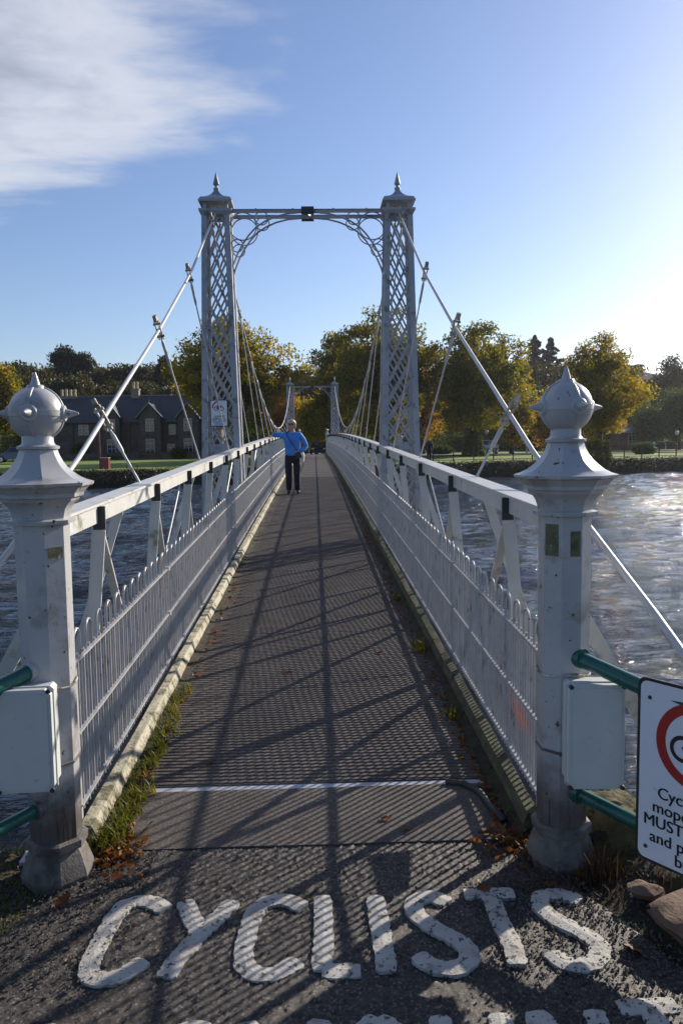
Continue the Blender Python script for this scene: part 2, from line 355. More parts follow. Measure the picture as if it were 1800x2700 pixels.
def leaf_quads(P, size, rng, aspect=.62, flat=0):
    n = len(P); a = rnd_dirs(n, rng); a[:, 2] *= (1-flat); a /= np.linalg.norm(a, axis=1)[:, None]
    b_ = np.cross(a, rnd_dirs(n, rng)); b_ /= np.linalg.norm(b_, axis=1)[:, None]+1e-9
    sz = size*(.6+.8*rng.random(n))[:, None]; a = a*sz/2; b_ = b_*sz*aspect/2
    return np.stack([P-a, P+b_*.9, P+a, P-b_*.9], 1)   # pointed leaf shape
def vnoise(X, Y, seed=0, scale=1.0):
    """smooth value noise on arrays"""
    rng = np.random.default_rng(seed); T = rng.random((64, 64)); x = X/scale; y = Y/scale
    xi = np.floor(x).astype(int); yi = np.floor(y).astype(int); fx = x-xi; fy = y-yi; fx = fx*fx*(3-2*fx); fy = fy*fy*(3-2*fy)
    g = lambda a, b__: T[a % 64, b__ % 64]
    return (g(xi, yi)*(1-fx)+g(xi+1, yi)*fx)*(1-fy)+(g(xi, yi+1)*(1-fx)+g(xi+1, yi+1)*fx)*fy-.5
# deck level along the bridge
_py = np.array([3, 6, 10, 14, 17, 21, 26, 34, 40, 45, 50, 54.]); _pz = np.array([0, .085, .20, .314, .395, .485, .57, .68, .735, .765, .765, .745])
_pc = np.polyfit(_py, _pz, 5)
def dz(y): return float(np.polyval(_pc, y)-np.polyval(_pc, 3.0)) if y > 3 else 0.0
Y0, Y1 = 3.0, 54.0
WATER = -1.0
# ================================================================== THE SETTING
def edge_y(x): return 51.4+.26*x                      # far waterline
def far_h(X, Y):
    d = Y-edge_y(X)
    h = np.where(d < 0, -1.0+d*.35, np.where(d < 1.7, -1.0+1.1*np.clip(d/1.7, 0, 1)**.7, .1))
    h = np.maximum(h, -2.2)
    hill = np.clip((Y-112)/60, 0, 1)**1.3*(7+2.2*np.sin(X*.035+.6)+np.where(X > 20, 3.5*np.clip((X-20)/30, 0, 1), 0))
    h = h+hill+np.clip((Y-175)/400, 0, 1)*6
    emb = np.exp(-(X/2.6)**4)*np.clip((Y-51)/2, 0, 1)*np.clip((74-Y)/14, 0, 1)*.58
    return h+emb+vnoise(X, Y, 3, 2.2)*.07*(d > 0)
ys = np.concatenate([np.linspace(44, 62, 73), np.linspace(63, 110, 48), np.linspace(113, 200, 30), np.geomspace(215, 3000, 14)])
xs = np.concatenate([-np.geomspace(80, 2500, 12)[::-1], np.linspace(-75, 75, 151), np.geomspace(80, 2500, 12)])
X, Y = np.meshgrid(xs, ys); tag(grid('ground', X, Y, far_h(X, Y), 'grass'), kind='structure')
g0 = C.objects['ground']; me = g0.data; me.materials.append(MATS['bank_soil']); me.materials.append(MATS['hill_ground'])
cen = np.zeros(len(me.polygons)*3); me.polygons.foreach_get('center', cen); cen = cen.reshape(-1, 3)
mi = np.where(cen[:, 1]-edge_y(cen[:, 0]) < 1.6, 1, np.where(cen[:, 1] > 112, 2, 0)); me.polygons.foreach_set('material_index', mi.astype(np.int32))
# river
def water_h(X, Y):
    z = np.zeros_like(X); rng = np.random.default_rng(5)
    for k in range(16):
        L = .30*1.21**k; th = rng.normal(0.12, .42)+pi/2; a = .0112*L**.8; ph = rng.random()*6.28
        z += a*np.sin(2*pi/L*(X*cos(th)+Y*sin(th))+ph+1.6*vnoise(X, Y, k+20, L*2.5))
    return z*(.6+1.1*(vnoise(X, Y, 60, 5.0)+.5))
ys = np.concatenate([np.arange(3.2, 12, .07), np.arange(12, 30, .13), np.arange(30, 66, .25)])
xs = np.concatenate([np.arange(-34, -12, .3), np.arange(-12, 12, .09), np.arange(12, 40, .3)])
X, Y = np.meshgrid(xs, ys); tag(grid('river', X, Y, WATER+water_h(X, Y), 'water'), kind='structure')
for nm, x0, x1 in (('river', -900, -34.0), ('river', 39.7, 900)):
    tag(MB().add([(x0, -200, WATER), (x1, -200, WATER), (x1, 280, WATER), (x0, 280, WATER)], [(0, 1, 2, 3)]).build(nm, 'water'), kind='structure')
tag(MB().add([(-900, -200, -3), (900, -200, -3), (900, 300, -3), (-900, 300, -3)], [(0, 1, 2, 3)]).build('riverbed', 'riverbed'), kind='structure')
# near bank
def near_edge(X): return 2.98+.05*np.sin(X*3.1)+np.where(np.abs(X) > 1.4, (np.abs(X)-1.4)*-.02, 0)
def near_h(X, Y):
    d = Y-near_edge(X)
    h = np.where(d > 0, -1.5*np.clip(d/.95, 0, 1)**.85, 0.)
    rough = vnoise(X, Y, 8, .22)*.05+vnoise(X, Y, 9, .07)*.025
    pathw = path_half(Y)
    off = np.clip((np.abs(X)-pathw)/.25, 0, 1)
    rise = np.where(X > 0, .06, .02)*off*np.clip((3.2-Y)/.5, 0, 1)
    return h+rough*off+rise-.022+np.where(d > .9, -1.2*np.clip((d-.9)/1.5, 0, 1), 0)
def path_half(Y): return np.interp(Y, [-6, 1.2, 2.1, 2.5, 2.8, 3.05], [2.6, 1.55, 1.22, 1.06, .93, .88])
ys = np.concatenate([np.linspace(-60, -3, 20), np.linspace(-2.8, 1.4, 40), np.arange(1.45, 4.3, .03), np.linspace(4.4, 6.5, 8)])
xs = np.concatenate([-np.geomspace(4.2, 60, 14)[::-1], np.linspace(-4, -1.9, 24), np.arange(-1.86, 1.9, .03), np.linspace(1.95, 4, 24), np.geomspace(4.2, 60, 14)])
X, Y = np.meshgrid(xs, ys); tag(grid('near_bank', X, Y, near_h(X, Y), 'earth'), kind='structure')
# tarmac path up to the bridge: really rough stones
ys = np.concatenate([np.linspace(-60, -2, 12), np.linspace(-1.8, 1.5, 60), np.arange(1.51, 3.001, .0085)])
us = np.linspace(-1, 1, 270); U, Y = np.meshgrid(us, ys); X = U*path_half(Y)+.015*vnoise(Y, U, 4, .1)
rng = np.random.default_rng(11)
Z = .0032*np.abs(rng.normal(size=X.shape))*(Y > 1.4)+vnoise(X, Y, 12, .02)*.0022+vnoise(X, Y, 13, .4)*.012-.008
hole = np.exp(-((X+.02)**2/.006+(Y-2.66)**2/.0012)); Z = Z-.02*hole
Z = Z-.05*np.clip((np.abs(U)-.94)/.06, 0, 1)**2
tag(grid('path', X, Y, Z, 'path_tarmac', smooth=False), kind='structure')
# far path and road beyond the bridge
mb = MB(); yy = np.linspace(54, 112, 40)
for i in range(39):
    a, b_ = yy[i], yy[i+1]; za = float(far_h(np.array([0.]), np.array([a]))[0])+.06; zb = float(far_h(np.array([0.]), np.array([b_]))[0])+.06
    za = max(za, .2); zb = max(zb, .2)
    if i < 2: za = max(za, .74-.02*i); zb = max(zb, .72-.03*i)
    mb.add([(-.95, a, za), (.95, a, za), (.95, b_, zb), (-.95, b_, zb)], [(0, 1, 2, 3)])
tag(mb.build('path', 'asphalt_far'), kind='structure')
mb = MB(); xx = np.linspace(-2, 80, 60)
for i in range(59):
    p0, p1 = xx[i], xx[i+1]; c0, c1 = 78+.17*p0, 78+.17*p1
    mb.add([(p0, c0-3, .19), (p1, c1-3, .19), (p1, c1+3, .19), (p0, c0+3, .19)], [(0, 1, 2, 3)])
tag(mb.build('road', 'asphalt_far'), kind='structure')
# ================================================================== THE BRIDGE
# ---- deck of ribbed tarmac panels
deck = MB()
yy = np.linspace(Y0+.03, Y1, 40)
for i in range(39):
    a, b_ = yy[i], yy[i+1]
    deck.add([(x, y_, dz(y_)+z) for y_ in (a, b_) for (x, z) in ((-1.08, -.14), (1.08, -.14), (1.08, -.05), (-1.08, -.05))],
             [(0, 1, 5, 4), (1, 2, 6, 5), (2, 3, 7, 6), (3, 0, 4, 7)]+([(3, 2, 1, 0)] if i == 0 else [])+([(4, 5, 6, 7)] if i == 38 else []))
bd = tag(deck.build('bridge_deck', 'dark_metal'), kind='structure')
def panel(ya, yb, rib=True):
    mb = MB(); n = max(2, int((yb-ya)/.036)); prof = []
    for i in range(n):
        a = ya+(yb-ya)*i/n; s_ = (yb-ya)/n
        if rib: prof += [(a, 0), (a+.22*s_, 0), (a+.34*s_, .0045), (a+.88*s_, .0045)]
        else: prof += [(a, .002)]
    prof.append((yb, 0)); rows = []
    nx = 7
    for j in range(nx):
        x = -.93+1.86*j/(nx-1)
        rows.append([(x, y_, dz(y_)+z-.001+.004*float(vnoise(np.array(x*3.), np.array(y_), 31, .5))) for (y_, z) in prof])
    k = len(prof); vs = [q for r in rows for q in r]
    fs = [(j*k+i, (j+1)*k+i, (j+1)*k+i+1, j*k+i+1) for j in range(nx-1) for i in range(k-1)]
    mb.add(vs, fs)
    e0 = len(mb.v); x0, x1 = -.93, .93      # near and far edges down to the deck
    for y_ in (ya, yb): mb.v += [(x0, y_, dz(y_)-.05), (x1, y_, dz(y_)-.05)]
    mb.f += [tuple([e0, e0+1]+[j*k for j in range(nx-1, -1, -1)]), tuple([e0+3, e0+2]+[j*k+k-1 for j in range(nx)])]
    return mb
joints = [3.0, 3.50]; y_ = 3.545
while y_ < Y1-.5: joints.append(y_); y_ += 1.30
panel(3.004, 3.495, False).build('deck_panel', 'deck_tarmac', bd)
for i in range(2, len(joints)):
    a = joints[i]; e = joints[i+1] if i+1 < len(joints) else Y1
    panel(a+.004, e-.004, a < 24).build('deck_panel', 'deck_tarmac', bd)
MB().bar((-.80, 3.522, .0035), (.83, 3.515, .0035), .056, .010).build('joint_strip', 'strip_metal', bd)
# ---- timber kerbs
def kerb(side, mat, label):
    root = thing('timber_kerb', (side*.9, 3.05, 0), label, 'kerb')
    segs = [3.04, 5.6, 8.2, 10.8, 13.4, 16, 19, 22, 26, 30, 35, 40, 46, 54]
    for i in range(len(segs)-1):
        mb = MB(); a, e = segs[i]+.006, segs[i+1]-.006
        sec = [(.874, -.02), (.862, .036), (.880, .082), (.926, .088), (.932, .05), (.932, -.02)]
        sec = [(side*x, z) for x, z in sec]
        n = 12; rng = np.random.default_rng(i+int(side*3)+9)
        for k in range(n+1):
            yk = a+(e-a)*k/n
            mb.v += [(x+side*.006*(rng.random()-.5), yk, dz(yk)+z+.007*(rng.random()-.5)) for x, z in sec]
        m_ = len(sec)
        for k in range(n):
            for j in range(m_):
                q = (k*m_+j, k*m_+(j+1) % m_, (k+1)*m_+(j+1) % m_, (k+1)*m_+j); mb.f.append(q)
        mb.f += [tuple(range(m_)), tuple(range(n*m_, n*m_+m_))[::-1]]
        mb.build('beam', mat, root)
    return root
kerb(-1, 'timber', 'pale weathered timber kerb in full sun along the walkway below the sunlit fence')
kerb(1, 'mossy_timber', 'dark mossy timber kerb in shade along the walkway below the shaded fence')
# ---- hooped fences
def hoop_mesh(name, w_, z0, z1, r):
    h_ = w_/2; pts = [(0, -h_, z0), (0, -h_, z1-h_)]+[(0, -h_*cos(a), z1-h_+h_*sin(a)) for a in np.linspace(0, pi, 7)[1:-1]]+[(0, h_, z1-h_), (0, h_, z0)]
    mb = MB(); k0 = 0; n = 6
    for i, p in enumerate(pts):
        d = np.array(pts[min(i+1, len(pts)-1)])-np.array(pts[max(i-1, 0)]); d /= np.linalg.norm(d)
        c = np.cross((1, 0, 0), d)
        for j in range(n): th = 2*pi*j/n; mb.v.append(tuple(np.array(p)+r*(cos(th)*np.array((1, 0, 0))+sin(th)*c)))
    for i in range(len(pts)-1):
        for j in range(n): mb.f.append((i*n+j, i*n+(j+1) % n, (i+1)*n+(j+1) % n, (i+1)*n+j))
    return mb.mesh(name, 'fence_paint', smooth=60)
hoop_me = hoop_mesh('hoop', .084, .10, .858, .0066)
picket_me = MB().tube([(0, 0, .10), (0, 0, .755)], .0062, 6).mesh('picket', 'fence_paint', smooth=60)
def fence(side, label):
    fx = side*.945; ystart = 3.10
    root = thing('hooped_fence', (fx, ystart, 0), label, 'fence'); step = .166; i = 0; pk = 0; rest = MB()
    while True:
        yc = ystart+.06+i*step
        if yc > Y1-.6: break
        z = dz(yc)
        if i < 300: part('hoop', hoop_me, root, (0, yc-ystart, z))
        for off in (0, step/2):
            if pk < 300: part('picket', picket_me, root, (0, yc+off-ystart, z)); pk += 1
            else: rest.tube([(fx, yc+off, z+.10), (fx, yc+off, z+.755)], .0062, 4, cap=False)
        i += 1
    tag(rest.build('picket_run', 'fence_paint', root), kind='stuff')
    segs = np.arange(ystart, Y1-.5, 2.0)
    for k in range(len(segs)-1):
        a, e = segs[k], segs[k+1]
        for h in (.735, .44, .14):
            mb = MB(); mid = (a+e)/2
            mb.bar((fx, a, dz(a)+h), (fx, mid, dz(mid)+h), .032, .009); mb.bar((fx, mid, dz(mid)+h), (fx, e-.004, dz(e)+h), .032, .009)
            mb.build('rail', 'fence_paint', root)
        MB().bar((fx+side*.026, a+.02, dz(a)+.05), (fx+side*.026, a+.02, dz(a)+.76), .02, .03, (1, 0, 0)).build('stay', 'fence_paint', root)
        if k:
            for h in (.735, .44): MB().box(fx-.022, fx+.022, a-.02, a+.02, dz(a)+h-.012, dz(a)+h+.014).build('joint_clip', 'fence_paint', root)
    for h in (.735, .44): MB().bar((fx, ystart, h), (side*.955, 2.95, h-.01), .03, .028).build('end_bracket', 'fence_paint', root)
    MB().bar((fx+side*.004, ystart+.005, .06), (fx+side*.004, ystart+.005, .74), .02, .032, (1, 0, 0)).build('end_post', 'fence_paint', root)
    return root
fence(-1, 'white hoop topped railing fence catching the sun above the pale timber kerb')
fence(1, 'white hoop topped railing fence seen on its shaded face above the mossy kerb')
# ---- parapet trusses with handrail
def truss(side, vy, label):
    rx = side*.985; root = thing('parapet_truss', (rx, 3.0, 0), label, 'handrail')
    yy = [2.93]+[y for y in vy if y < Y1]+[Y1]
    for i in range(len(yy)-1):
        a, e = yy[i], yy[i+1]; za, ze = dz(a)+1.318, dz(e)+1.318
        k = root
        o = MB().bar((rx+side*.014, a, za), (rx+side*.014, e, ze), .112, .012).build('top_plate', 'rail_paint', root)
        MB().bar((rx-side*.021, a+.005, za-.047), (rx-side*.021, e-.02, ze-.047), .010, .078).build('web_plate', 'rail_paint', root)
        MB().bar((rx+side*.115, a, dz(a)-.075), (rx+side*.115, e, dz(e)-.075), .06, .16).build('edge_beam', 'tower_paint', root)
    for i, y in enumerate(yy[1:-1]):
        z = dz(y)
        vo = MB()
        vo.bar((rx+side*.10, y-.012, z-.1), (rx-side*.03, y-.012, z+1.20), .054, .010, (0, 1, 0)).bar((rx+side*.124, y+.02, z-.1), (rx-side*.006, y+.02, z+1.30), .008, .054, (0, 1, 0))
        vp = vo.build('upright', 'rail_paint', root)
        MB().bar((rx-side*.03, y-.012, z+1.20), (rx-side*.03, y-.012, z+1.308), .056, .0115, (0, 1, 0)).build('bare_patch', 'dark_patch', vp)
        nxt = yy[i+2]; zn = dz(nxt)
        MB().bar((rx+side*.0, y+.035, z+1.27), (rx+side*.11, nxt-.05, zn+.02), .012, .042, (1, 0, 0)).build('diagonal_brace', 'rail_paint', root)
        if y < 44 and i % 3 == 1:
            MB().tube([(rx+side*.14, y+.05, z+.05), (rx+side*.03, nxt-.05, zn+1.20)], .006, 6).build('tie_rod', 'rail_paint', root)
        if i % 2 == 0 or y > 20:
            MB().bar((rx+side*.02, (y+nxt)/2, (z+zn)/2+1.29), (rx+side*.46, (y+nxt)/2-.02, (z+zn)/2-.06), .05, .012, (0, 1, 0)).build('raking_strut', 'rail_paint', root)
            MB().bar((rx-side*.02, (y+nxt)/2, (z+zn)/2-.10), (rx+side*.5, (y+nxt)/2, (z+zn)/2-.10), .07, .09).build('outrigger', 'tower_paint', root)
    # end strut down to the bank
    MB().bar((rx+side*.015, 3.05, 1.06), (rx+side*.66, 3.2, .0), .06, .014, (0, 1, 0)).build('raking_strut', 'rail_paint', root)
    MB().bar((rx+side*.03, 3.05, 1.2), (rx+side*.03, 3.05, 0), .03, .03, (0, 1, 0)).build('end_upright', 'rail_paint', root)
    return root
vL = [3.62, 4.92, 6.19, 7.49, 8.82, 10.2, 11.57, 13.0, 14.45]
while vL[-1] < 52: vL.append(vL[-1]+1.42)
vR = [3.72+1.5*i for i in range(34)]
truss(-1, vL, 'white lattice handrail with its cream web in sunlight, where the person rests an arm')
truss(1, vR, 'white lattice handrail with grey shaded web and mossy underside on the sunward side')
# ---- lattice towers
def hw(z): return .188+(4.7-z)*.0235
TZ0, TZ1 = -1.6, 4.70
tower = thing('lattice_tower', (-1.24, 11.1, WATER), 'tx', 'tower', 'lattice towers carrying the bridge cables')
org = Vector((-1.24, 11.1, 0))
for sx in (-1, 1):
    for sy in (-1, 1):
        mb = MB()
        for (z) in (TZ0, TZ1):
            h = hw(z); fl = .095 if z == TZ0 else .074; th = .014
            for (u, w_) in ((h, h), (h-fl, h), (h-fl, h-th), (h-th, h-th), (h-th, h-fl), (h, h-fl)):
                mb.v.append((sx*u, sy*w_, z+1.0))
        for j in range(6): mb.f.append((j, (j+1) % 6, 6+(j+1) % 6, 6+j) if sx*sy > 0 else (j, 6+j, 6+(j+1) % 6, (j+1) % 6))
        mb.f += [tuple(range(6)), tuple(range(6, 12))]
        part('corner_column', mb.mesh('corner_column', 'tower_paint'), tower)
bars = []; z = -.85
while z < 4.55:
    for fam in (0, 1):
        rise = .60; za, zb = z, min(z+rise, 4.66); fr = (zb-za)/rise
        ha, hb = hw(za)-.07, hw(zb)-.07
        xa = -ha; xb = -ha+(hb+ha)*fr
        yo = .028 if fam else .016
        pa = np.array((xa, -hw(za)+yo, za+1)); pb = np.array((xb, -hw(zb)+yo, zb+1))
        if fam: pa[0] *= -1; pb[0] *= -1
        bars.append(MB().bar(pa, pb, .027, .006, (0, 1, 0)).mesh('lattice_bar', 'tower_paint'))
    z += .27
for me in bars:
    for k in range(4): part('lattice_bar', me, tower, rz=k*pi/2)
q = 1.0   # local z = world z + 1
mb = MB(); h = .2
mb.lathe([(.195, 4.69+q), (.222, 4.735+q), (.222, 4.765+q), (.19, 4.767+q)], n=4); part('cornice', mb.mesh('cornice', 'tower_paint'), tower)
for sx in (-1, 1):
    for sy in (-1, 1): part('lantern_leg', MB().box(sx*.145-.022, sx*.145+.022, sy*.145-.022, sy*.145+.022, 4.767+q, 4.86+q).mesh('lantern_leg', 'tower_paint'), tower)
cap = part('cap', MB().lathe([(.07, 4.915+q), (.217, 4.862+q), (.222, 4.858+q), (.226, 4.872+q), (.20, 4.918+q), (.185, 4.925+q), (.135, 4.944+q), (.095, 4.968+q), (.06, 5.0+q), (.038, 5.035+q), (.03, 5.05+q)], n=4).mesh('cap', 'tower_paint', smooth=25), tower)
part('finial', MB().lathe([(.028, 5.045+q), (.042, 5.07+q), (.042, 5.085+q), (.022, 5.098+q), (.022, 5.118+q), (.045, 5.14+q), (.04, 5.16+q), (.012, 5.27+q), (.003, 5.30+q)], n=10).mesh('finial', 'tower_paint', smooth=40), cap)
part('saddle', MB().box(-.05, .05, -.15, .15, 4.767+q, 4.815+q).mesh('saddle', 'clamp_rust'), tower)
part('base_block', MB().lathe([(.42, -1.9+q), (.42, -.93+q), (.36, -.85+q), (.34, -.72+q)], n=4).mesh('base_block', 'base_iron'), tower)
pq = MB().prism([(-.135, 0), (.135, 0), (.135, .14), (.105, .18), (-.105, .18), (-.135, .14)], 'y', -.012, 0)
for w_ in (.04, .08, .115): pq.box(-.11, .11, -.017, -.012, w_, w_+.018)
pm = pq.mesh('plate', 'tower_paint')
part('plate', pm, tower, (0, -hw(1.45)-.006, 1.42+q))
tower['label'] = 'grey lattice tower with no-cycling sign, standing in the water beside the sunlit fence'
tR = copy_tree(tower, loc=(1.24, 11.1, WATER), label='grey lattice tower with a bare plate and no sign, beside the shaded fence')
for sx, lb in ((-1, 'far bank lattice tower beyond the person in the blue top'), (1, 'far bank lattice tower rising beyond the shaded fence')):
    copy_tree(tower, loc=(sx*1.24, 44.2, WATER), label=lb)
# ---- portal frames between the towers
def portal(y0, label, near=True):
    root = thing('portal_frame', (0, y0, 4.7), label, 'portal frame')
    for dy in (-.14, .14):
        y = y0+dy; zc = 4.742
        MB().bar((-1.06, y, zc), (1.06, y, zc), .02, .044, (0, 0, 1)).bar((-1.06, y, zc+.02), (1.06, y, zc+.02), .05, .008).build('cross_bar', 'tower_paint', root)
        for s in (-1, 1):
            p0 = [(1.05, 3.95), (1.02, 4.05), (.955, 4.2), (.88, 4.33), (.80, 4.44), (.70, 4.545), (.58, 4.62), (.44, 4.68), (.28, 4.72), (.12, 4.735), (0, 4.738)]
            MB().tube([(s*a, y, z-.012) for a, z in p0], .0125, 8).build('arch_rib', 'tower_paint', root)
            for (cx, cz, r) in ((.88, 4.545, .183), (.625, 4.652, .088), (.965, 4.29, .083)):
                MB().tube([(s*cx+r*cos(th), y+.012, cz+r*sin(th)) for th in np.linspace(0, 2*pi, 33)[:-1]], .0085, 6, closed=True).build('scroll_ring', 'tower_paint', root)
    for k in range(2):
        MB().box(-.085, .085, y0-.19+k*.34, y0-.15+k*.34, 4.695, 4.79).build('centre_plate', 'dark_metal', root)
    MB().bar((-.05, y0-.16, 4.742), (.05, y0+.16, 4.742), .03, .03).build('centre_strut', 'tower_paint', root)
    for x in (-.7, -.2, .35, .8):
        MB().tube([(x, y0-.13, 4.768), (x, y0-.13, 4.782)], .012, 6).build('bolt', 'dark_metal', root)
    return root
portal(11.1, 'scrolled iron arch frame joining the two near towers above the walkway')
portal(44.2, 'small distant scrolled arch frame joining the two far bank towers')
# ---- cables with hangers
def cz_side(y): return float(np.interp(y, [.3, 2.5, 3.36, 4.16, 4.85, 6.67, 8.5, 11.1], [.0, .90, 1.20, 1.48, 1.775, 2.55, 3.395, 4.80]))
def cable_z(y):
    if y < 11.1: return cz_side(y)
    if y > 44.2: return cz_side(22.2-(y-33.1))if y < 55 else .5
    u = (27.65-y)/16.55; return 2.15+2.65*u*u
def cable(side, label):
    x = side*1.24; root = thing('suspension_cable', (x, .3, 0), label, 'cable', 'main cables of the bridge')
    ys = list(np.linspace(.3, 11.1, 28))+list(np.linspace(11.3, 44.2, 50))+list(np.linspace(44.4, 52.5, 14))
    MB().tube([(x, y, cable_z(y)) for y in ys], .0138, 10).build('cable_rope', 'cable_paint', root, smooth=True)
    hl = [(4.83, 4.85), (6.68, 7.4), (8.45, 9.9), (10.5, 13.05)]+[(14.2, 15.1), (16.4, 17.1), (18.5, 19.0), (20.6, 20.9)]+[(22.7+2*k, 22.8+2*k) for k in range(10)]
    for (yc, yb) in hl:
        pc = np.array((x, yc, cable_z(yc))); pb = np.array((side*1.03, yb, dz(yb)+1.30)); L = np.linalg.norm(pb-pc); d = (pb-pc)/L
        if L < .12: continue
        n = max(.12, .24*min(1, L))
        ho = MB().tube([pc, pb], .0078, 8).build('hanger', 'cable_paint', root, smooth=60)
        if yc < 28:
            cl = MB(); a = np.cross(d, (0, 1, 0)); a /= np.linalg.norm(a)
            for s in (-1, 1): cl.bar(pc-d*.085+a*s*.017, pc+d*.08+a*s*.017, .028, .009, a)
            cl.tube([pc-d*.055-a*.032, pc-d*.055+a*.032], .011, 6).tube([pc+d*.055-a*.032, pc+d*.055+a*.032], .011, 6).bar(pc-d*.13, pc-d*.075, .03, .03)
            cl.build('clamp', 'clamp_rust', ho)
            MB().tube([pc+d*.09, pc+d*.12, pc+d*(.12+n*.8), pc+d*(.12+n)], [.008, .014, .014, .008], 8).build('turnbuckle', 'cable_paint', ho, smooth=50)
    return root
cable(-1, 'white suspension cable dropping to the bank in front of the stone house')
cable(1, 'white suspension cable dropping to the bank past the round headed post under the low sun')
# ---- spiked ball gate posts
def gate_post(sx, y0, label, z0=0.0):
    root = thing('gate_post', (sx*.957, y0, z0), label, 'post'); c = (sx*.957, y0, z0)
    R8 = pi/8*0
    MB().lathe([(.112, -.05), (.122, .012), (.118, .034), (.098, .095), (.088, .112)], c, 8).build('base', 'base_iron', root, smooth=12)
    MB().lathe([(.088, .112), (.103, .117), (.105, .146), (.09, .152)], c, 8).build('base_ring', 'base_iron', root)
    sh = MB().lathe([(.085, .15), (.088, 1.325)], c, 8).build('shaft', 'post_paint', root)
    cpt = MB().lathe([(.088, 1.322), (.107, 1.325), (.109, 1.338), (.091, 1.344), (.093, 1.358), (.098, 1.376), (.108, 1.393), (.122, 1.406), (.127, 1.418), (.138, 1.421), (.140, 1.434), (.150, 1.446), (.162, 1.4615)], c, 8).build('capital', 'post_paint', root, smooth=20)
    MB().lathe([(.150, 1.456), (.1685, 1.459), (.1690, 1.4622), (.150, 1.4623)], c, 8).build('rust_seam', 'clamp_rust', root)
    MB().lathe([(.172, 1.4625), (.174, 1.472), (.150, 1.480), (.128, 1.492), (.108, 1.508), (.090, 1.526), (.077, 1.546), (.066, 1.570), (.060, 1.59)], c, 8).build('flared_cap', 'post_paint', root, smooth=15)
    MB().lathe([(.059, 1.589), (.073, 1.592), (.075, 1.601), (.061, 1.606), (.055, 1.615), (.054, 1.64)], c, 20).build('neck', 'post_paint', root, smooth=35)
    bc = (c[0], c[1], z0+1.718)
    ball = MB().sphere(bc, .0955, 32, 20).build('ball', 'post_paint', root, smooth=True)
    MB().lathe([(.0935, -.011), (.0972, -.010), (.0972, .010), (.0935, .011)], bc, 32).build('band', 'post_paint', ball, smooth=40)
    a0 = radians(3) if sx < 0 else radians(11)
    for k in range(2):
        th = a0+k*pi/2; u = np.array((cos(th), sin(th), 0)); mb = MB(); pts = []
        for j in range(40):
            ph = 2*pi*j/40; pts.append(np.array(bc)+.0945*(cos(ph)*u+sin(ph)*np.array((0, 0, 1))))
        MB().tube(pts, .0062, 6, closed=True).build('band', 'post_paint', ball, smooth=True)
    dirs = [np.array((cos(a0+k*pi/2), sin(a0+k*pi/2), 0)) for k in range(4)]+[np.array((0, 0, 1.))]
    for d in dirs:
        p = np.array(bc); MB().tube([p+d*.085, p+d*.098, p+d*.1015, p+d*.102, p+d*.136, p+d*.147], [.033, .030, .027, .0175, .0075, .004], 14).build('spike', 'post_paint', ball, smooth=35)
    if z0 == 0:
        bz = .735
        MB().tube([(c[0]+.097*cos(th), c[1]+.097*sin(th), bz+.006*sin(3*th)) for th in np.linspace(0, 2*pi, 25)[:-1]], .004, 6, closed=True).build('wire_tie', 'clamp_rust', root)
        MB().lathe([(.087, .436), (.0905, .438), (.0905, .446), (.087, .448)], c, 8).build('band', 'base_iron', root)
    return root
pL = gate_post(-1, 2.86, 'spiked ball gate post with a grey box, shaded flat beside the sunlit fence')
pR = gate_post(1, 2.86, 'spiked ball gate post with two mossy label stains, next to the cycling notice')
# stained squares where labels have been
def stain(root, x0, x1, z0, z1, rz):
    o = part('label_stain', MB().box(x0, x1, -.0893, -.0872, z0, z1).mesh('label_stain', 'moss_stain'), root, rz=rz)
stain(pR, -.030, .022, 1.178, 1.295, -pi/4); stain(pR, -.006, .030, 1.178, 1.270, 0); stain(pL, -.026, .030, 1.20, 1.243, pi/4)
zf = dz(53.6)
gate_post(-1, 54.3, 'tiny distant spiked ball post at the far end beyond the person', zf+.001)
gate_post(1, 54.3, 'tiny distant spiked ball post at the far end below the shaded fence', zf+.001)
# ---- grey electrical boxes
def ebox(x0, x1, z0, z1, label, tilt):
    yb, yf = 2.772, 2.665; cx = (x0+x1)/2
    root = thing('electrical_box', (cx, yb, (z0+z1)/2), label, 'box'); root.rotation_euler = (0, 0, tilt)
    w_ = (x1-x0)/2; h = (z1-z0)/2
    def rr(y0_, y1_, e, name, ch=.012):
        a, b_ = w_+e, h+e
        poly = [(-a+ch, -b_), (a-ch, -b_), (a, -b_+ch), (a, b_-ch), (a-ch, b_), (-a+ch, b_), (-a, b_-ch), (-a, -b_+ch)]
        o = bpy.data.objects.new(name, MB().prism(poly, 'y', y0_, y1_).mesh(name, 'box_plastic')); C.objects.link(o); o.parent = root; return o
    rr(-.070, 0, -.004, 'body'); rr(-.078, -.070, .004, 'gasket_rim'); lid = rr(-.108, -.078, 0, 'lid', .02)
    rr(-.113, -.108, -.012, 'lid_panel', .02)
    for a in (-1, 1):
        for b_ in (-1, 1):
            part('screw', MB().tube([(a*(w_-.006), -.116, b_*(h-.006)), (a*(w_-.006), -.105, b_*(h-.006))], .0085, 10).mesh('screw', 'screw_metal'), root)
    part('wall_bracket', MB().box(-.03, .03, -.002, .03, -h*.6, h*.6).mesh('wall_bracket', 'screw_metal'), root)
    return root
ebox(-1.09, -.898, .40, .765, 'grey plastic junction box on the post beside the sunlit fence', radians(4))
ebox(.925, 1.122, .355, .735, 'grey plastic junction box on the post next to the cycling notice', radians(-3))
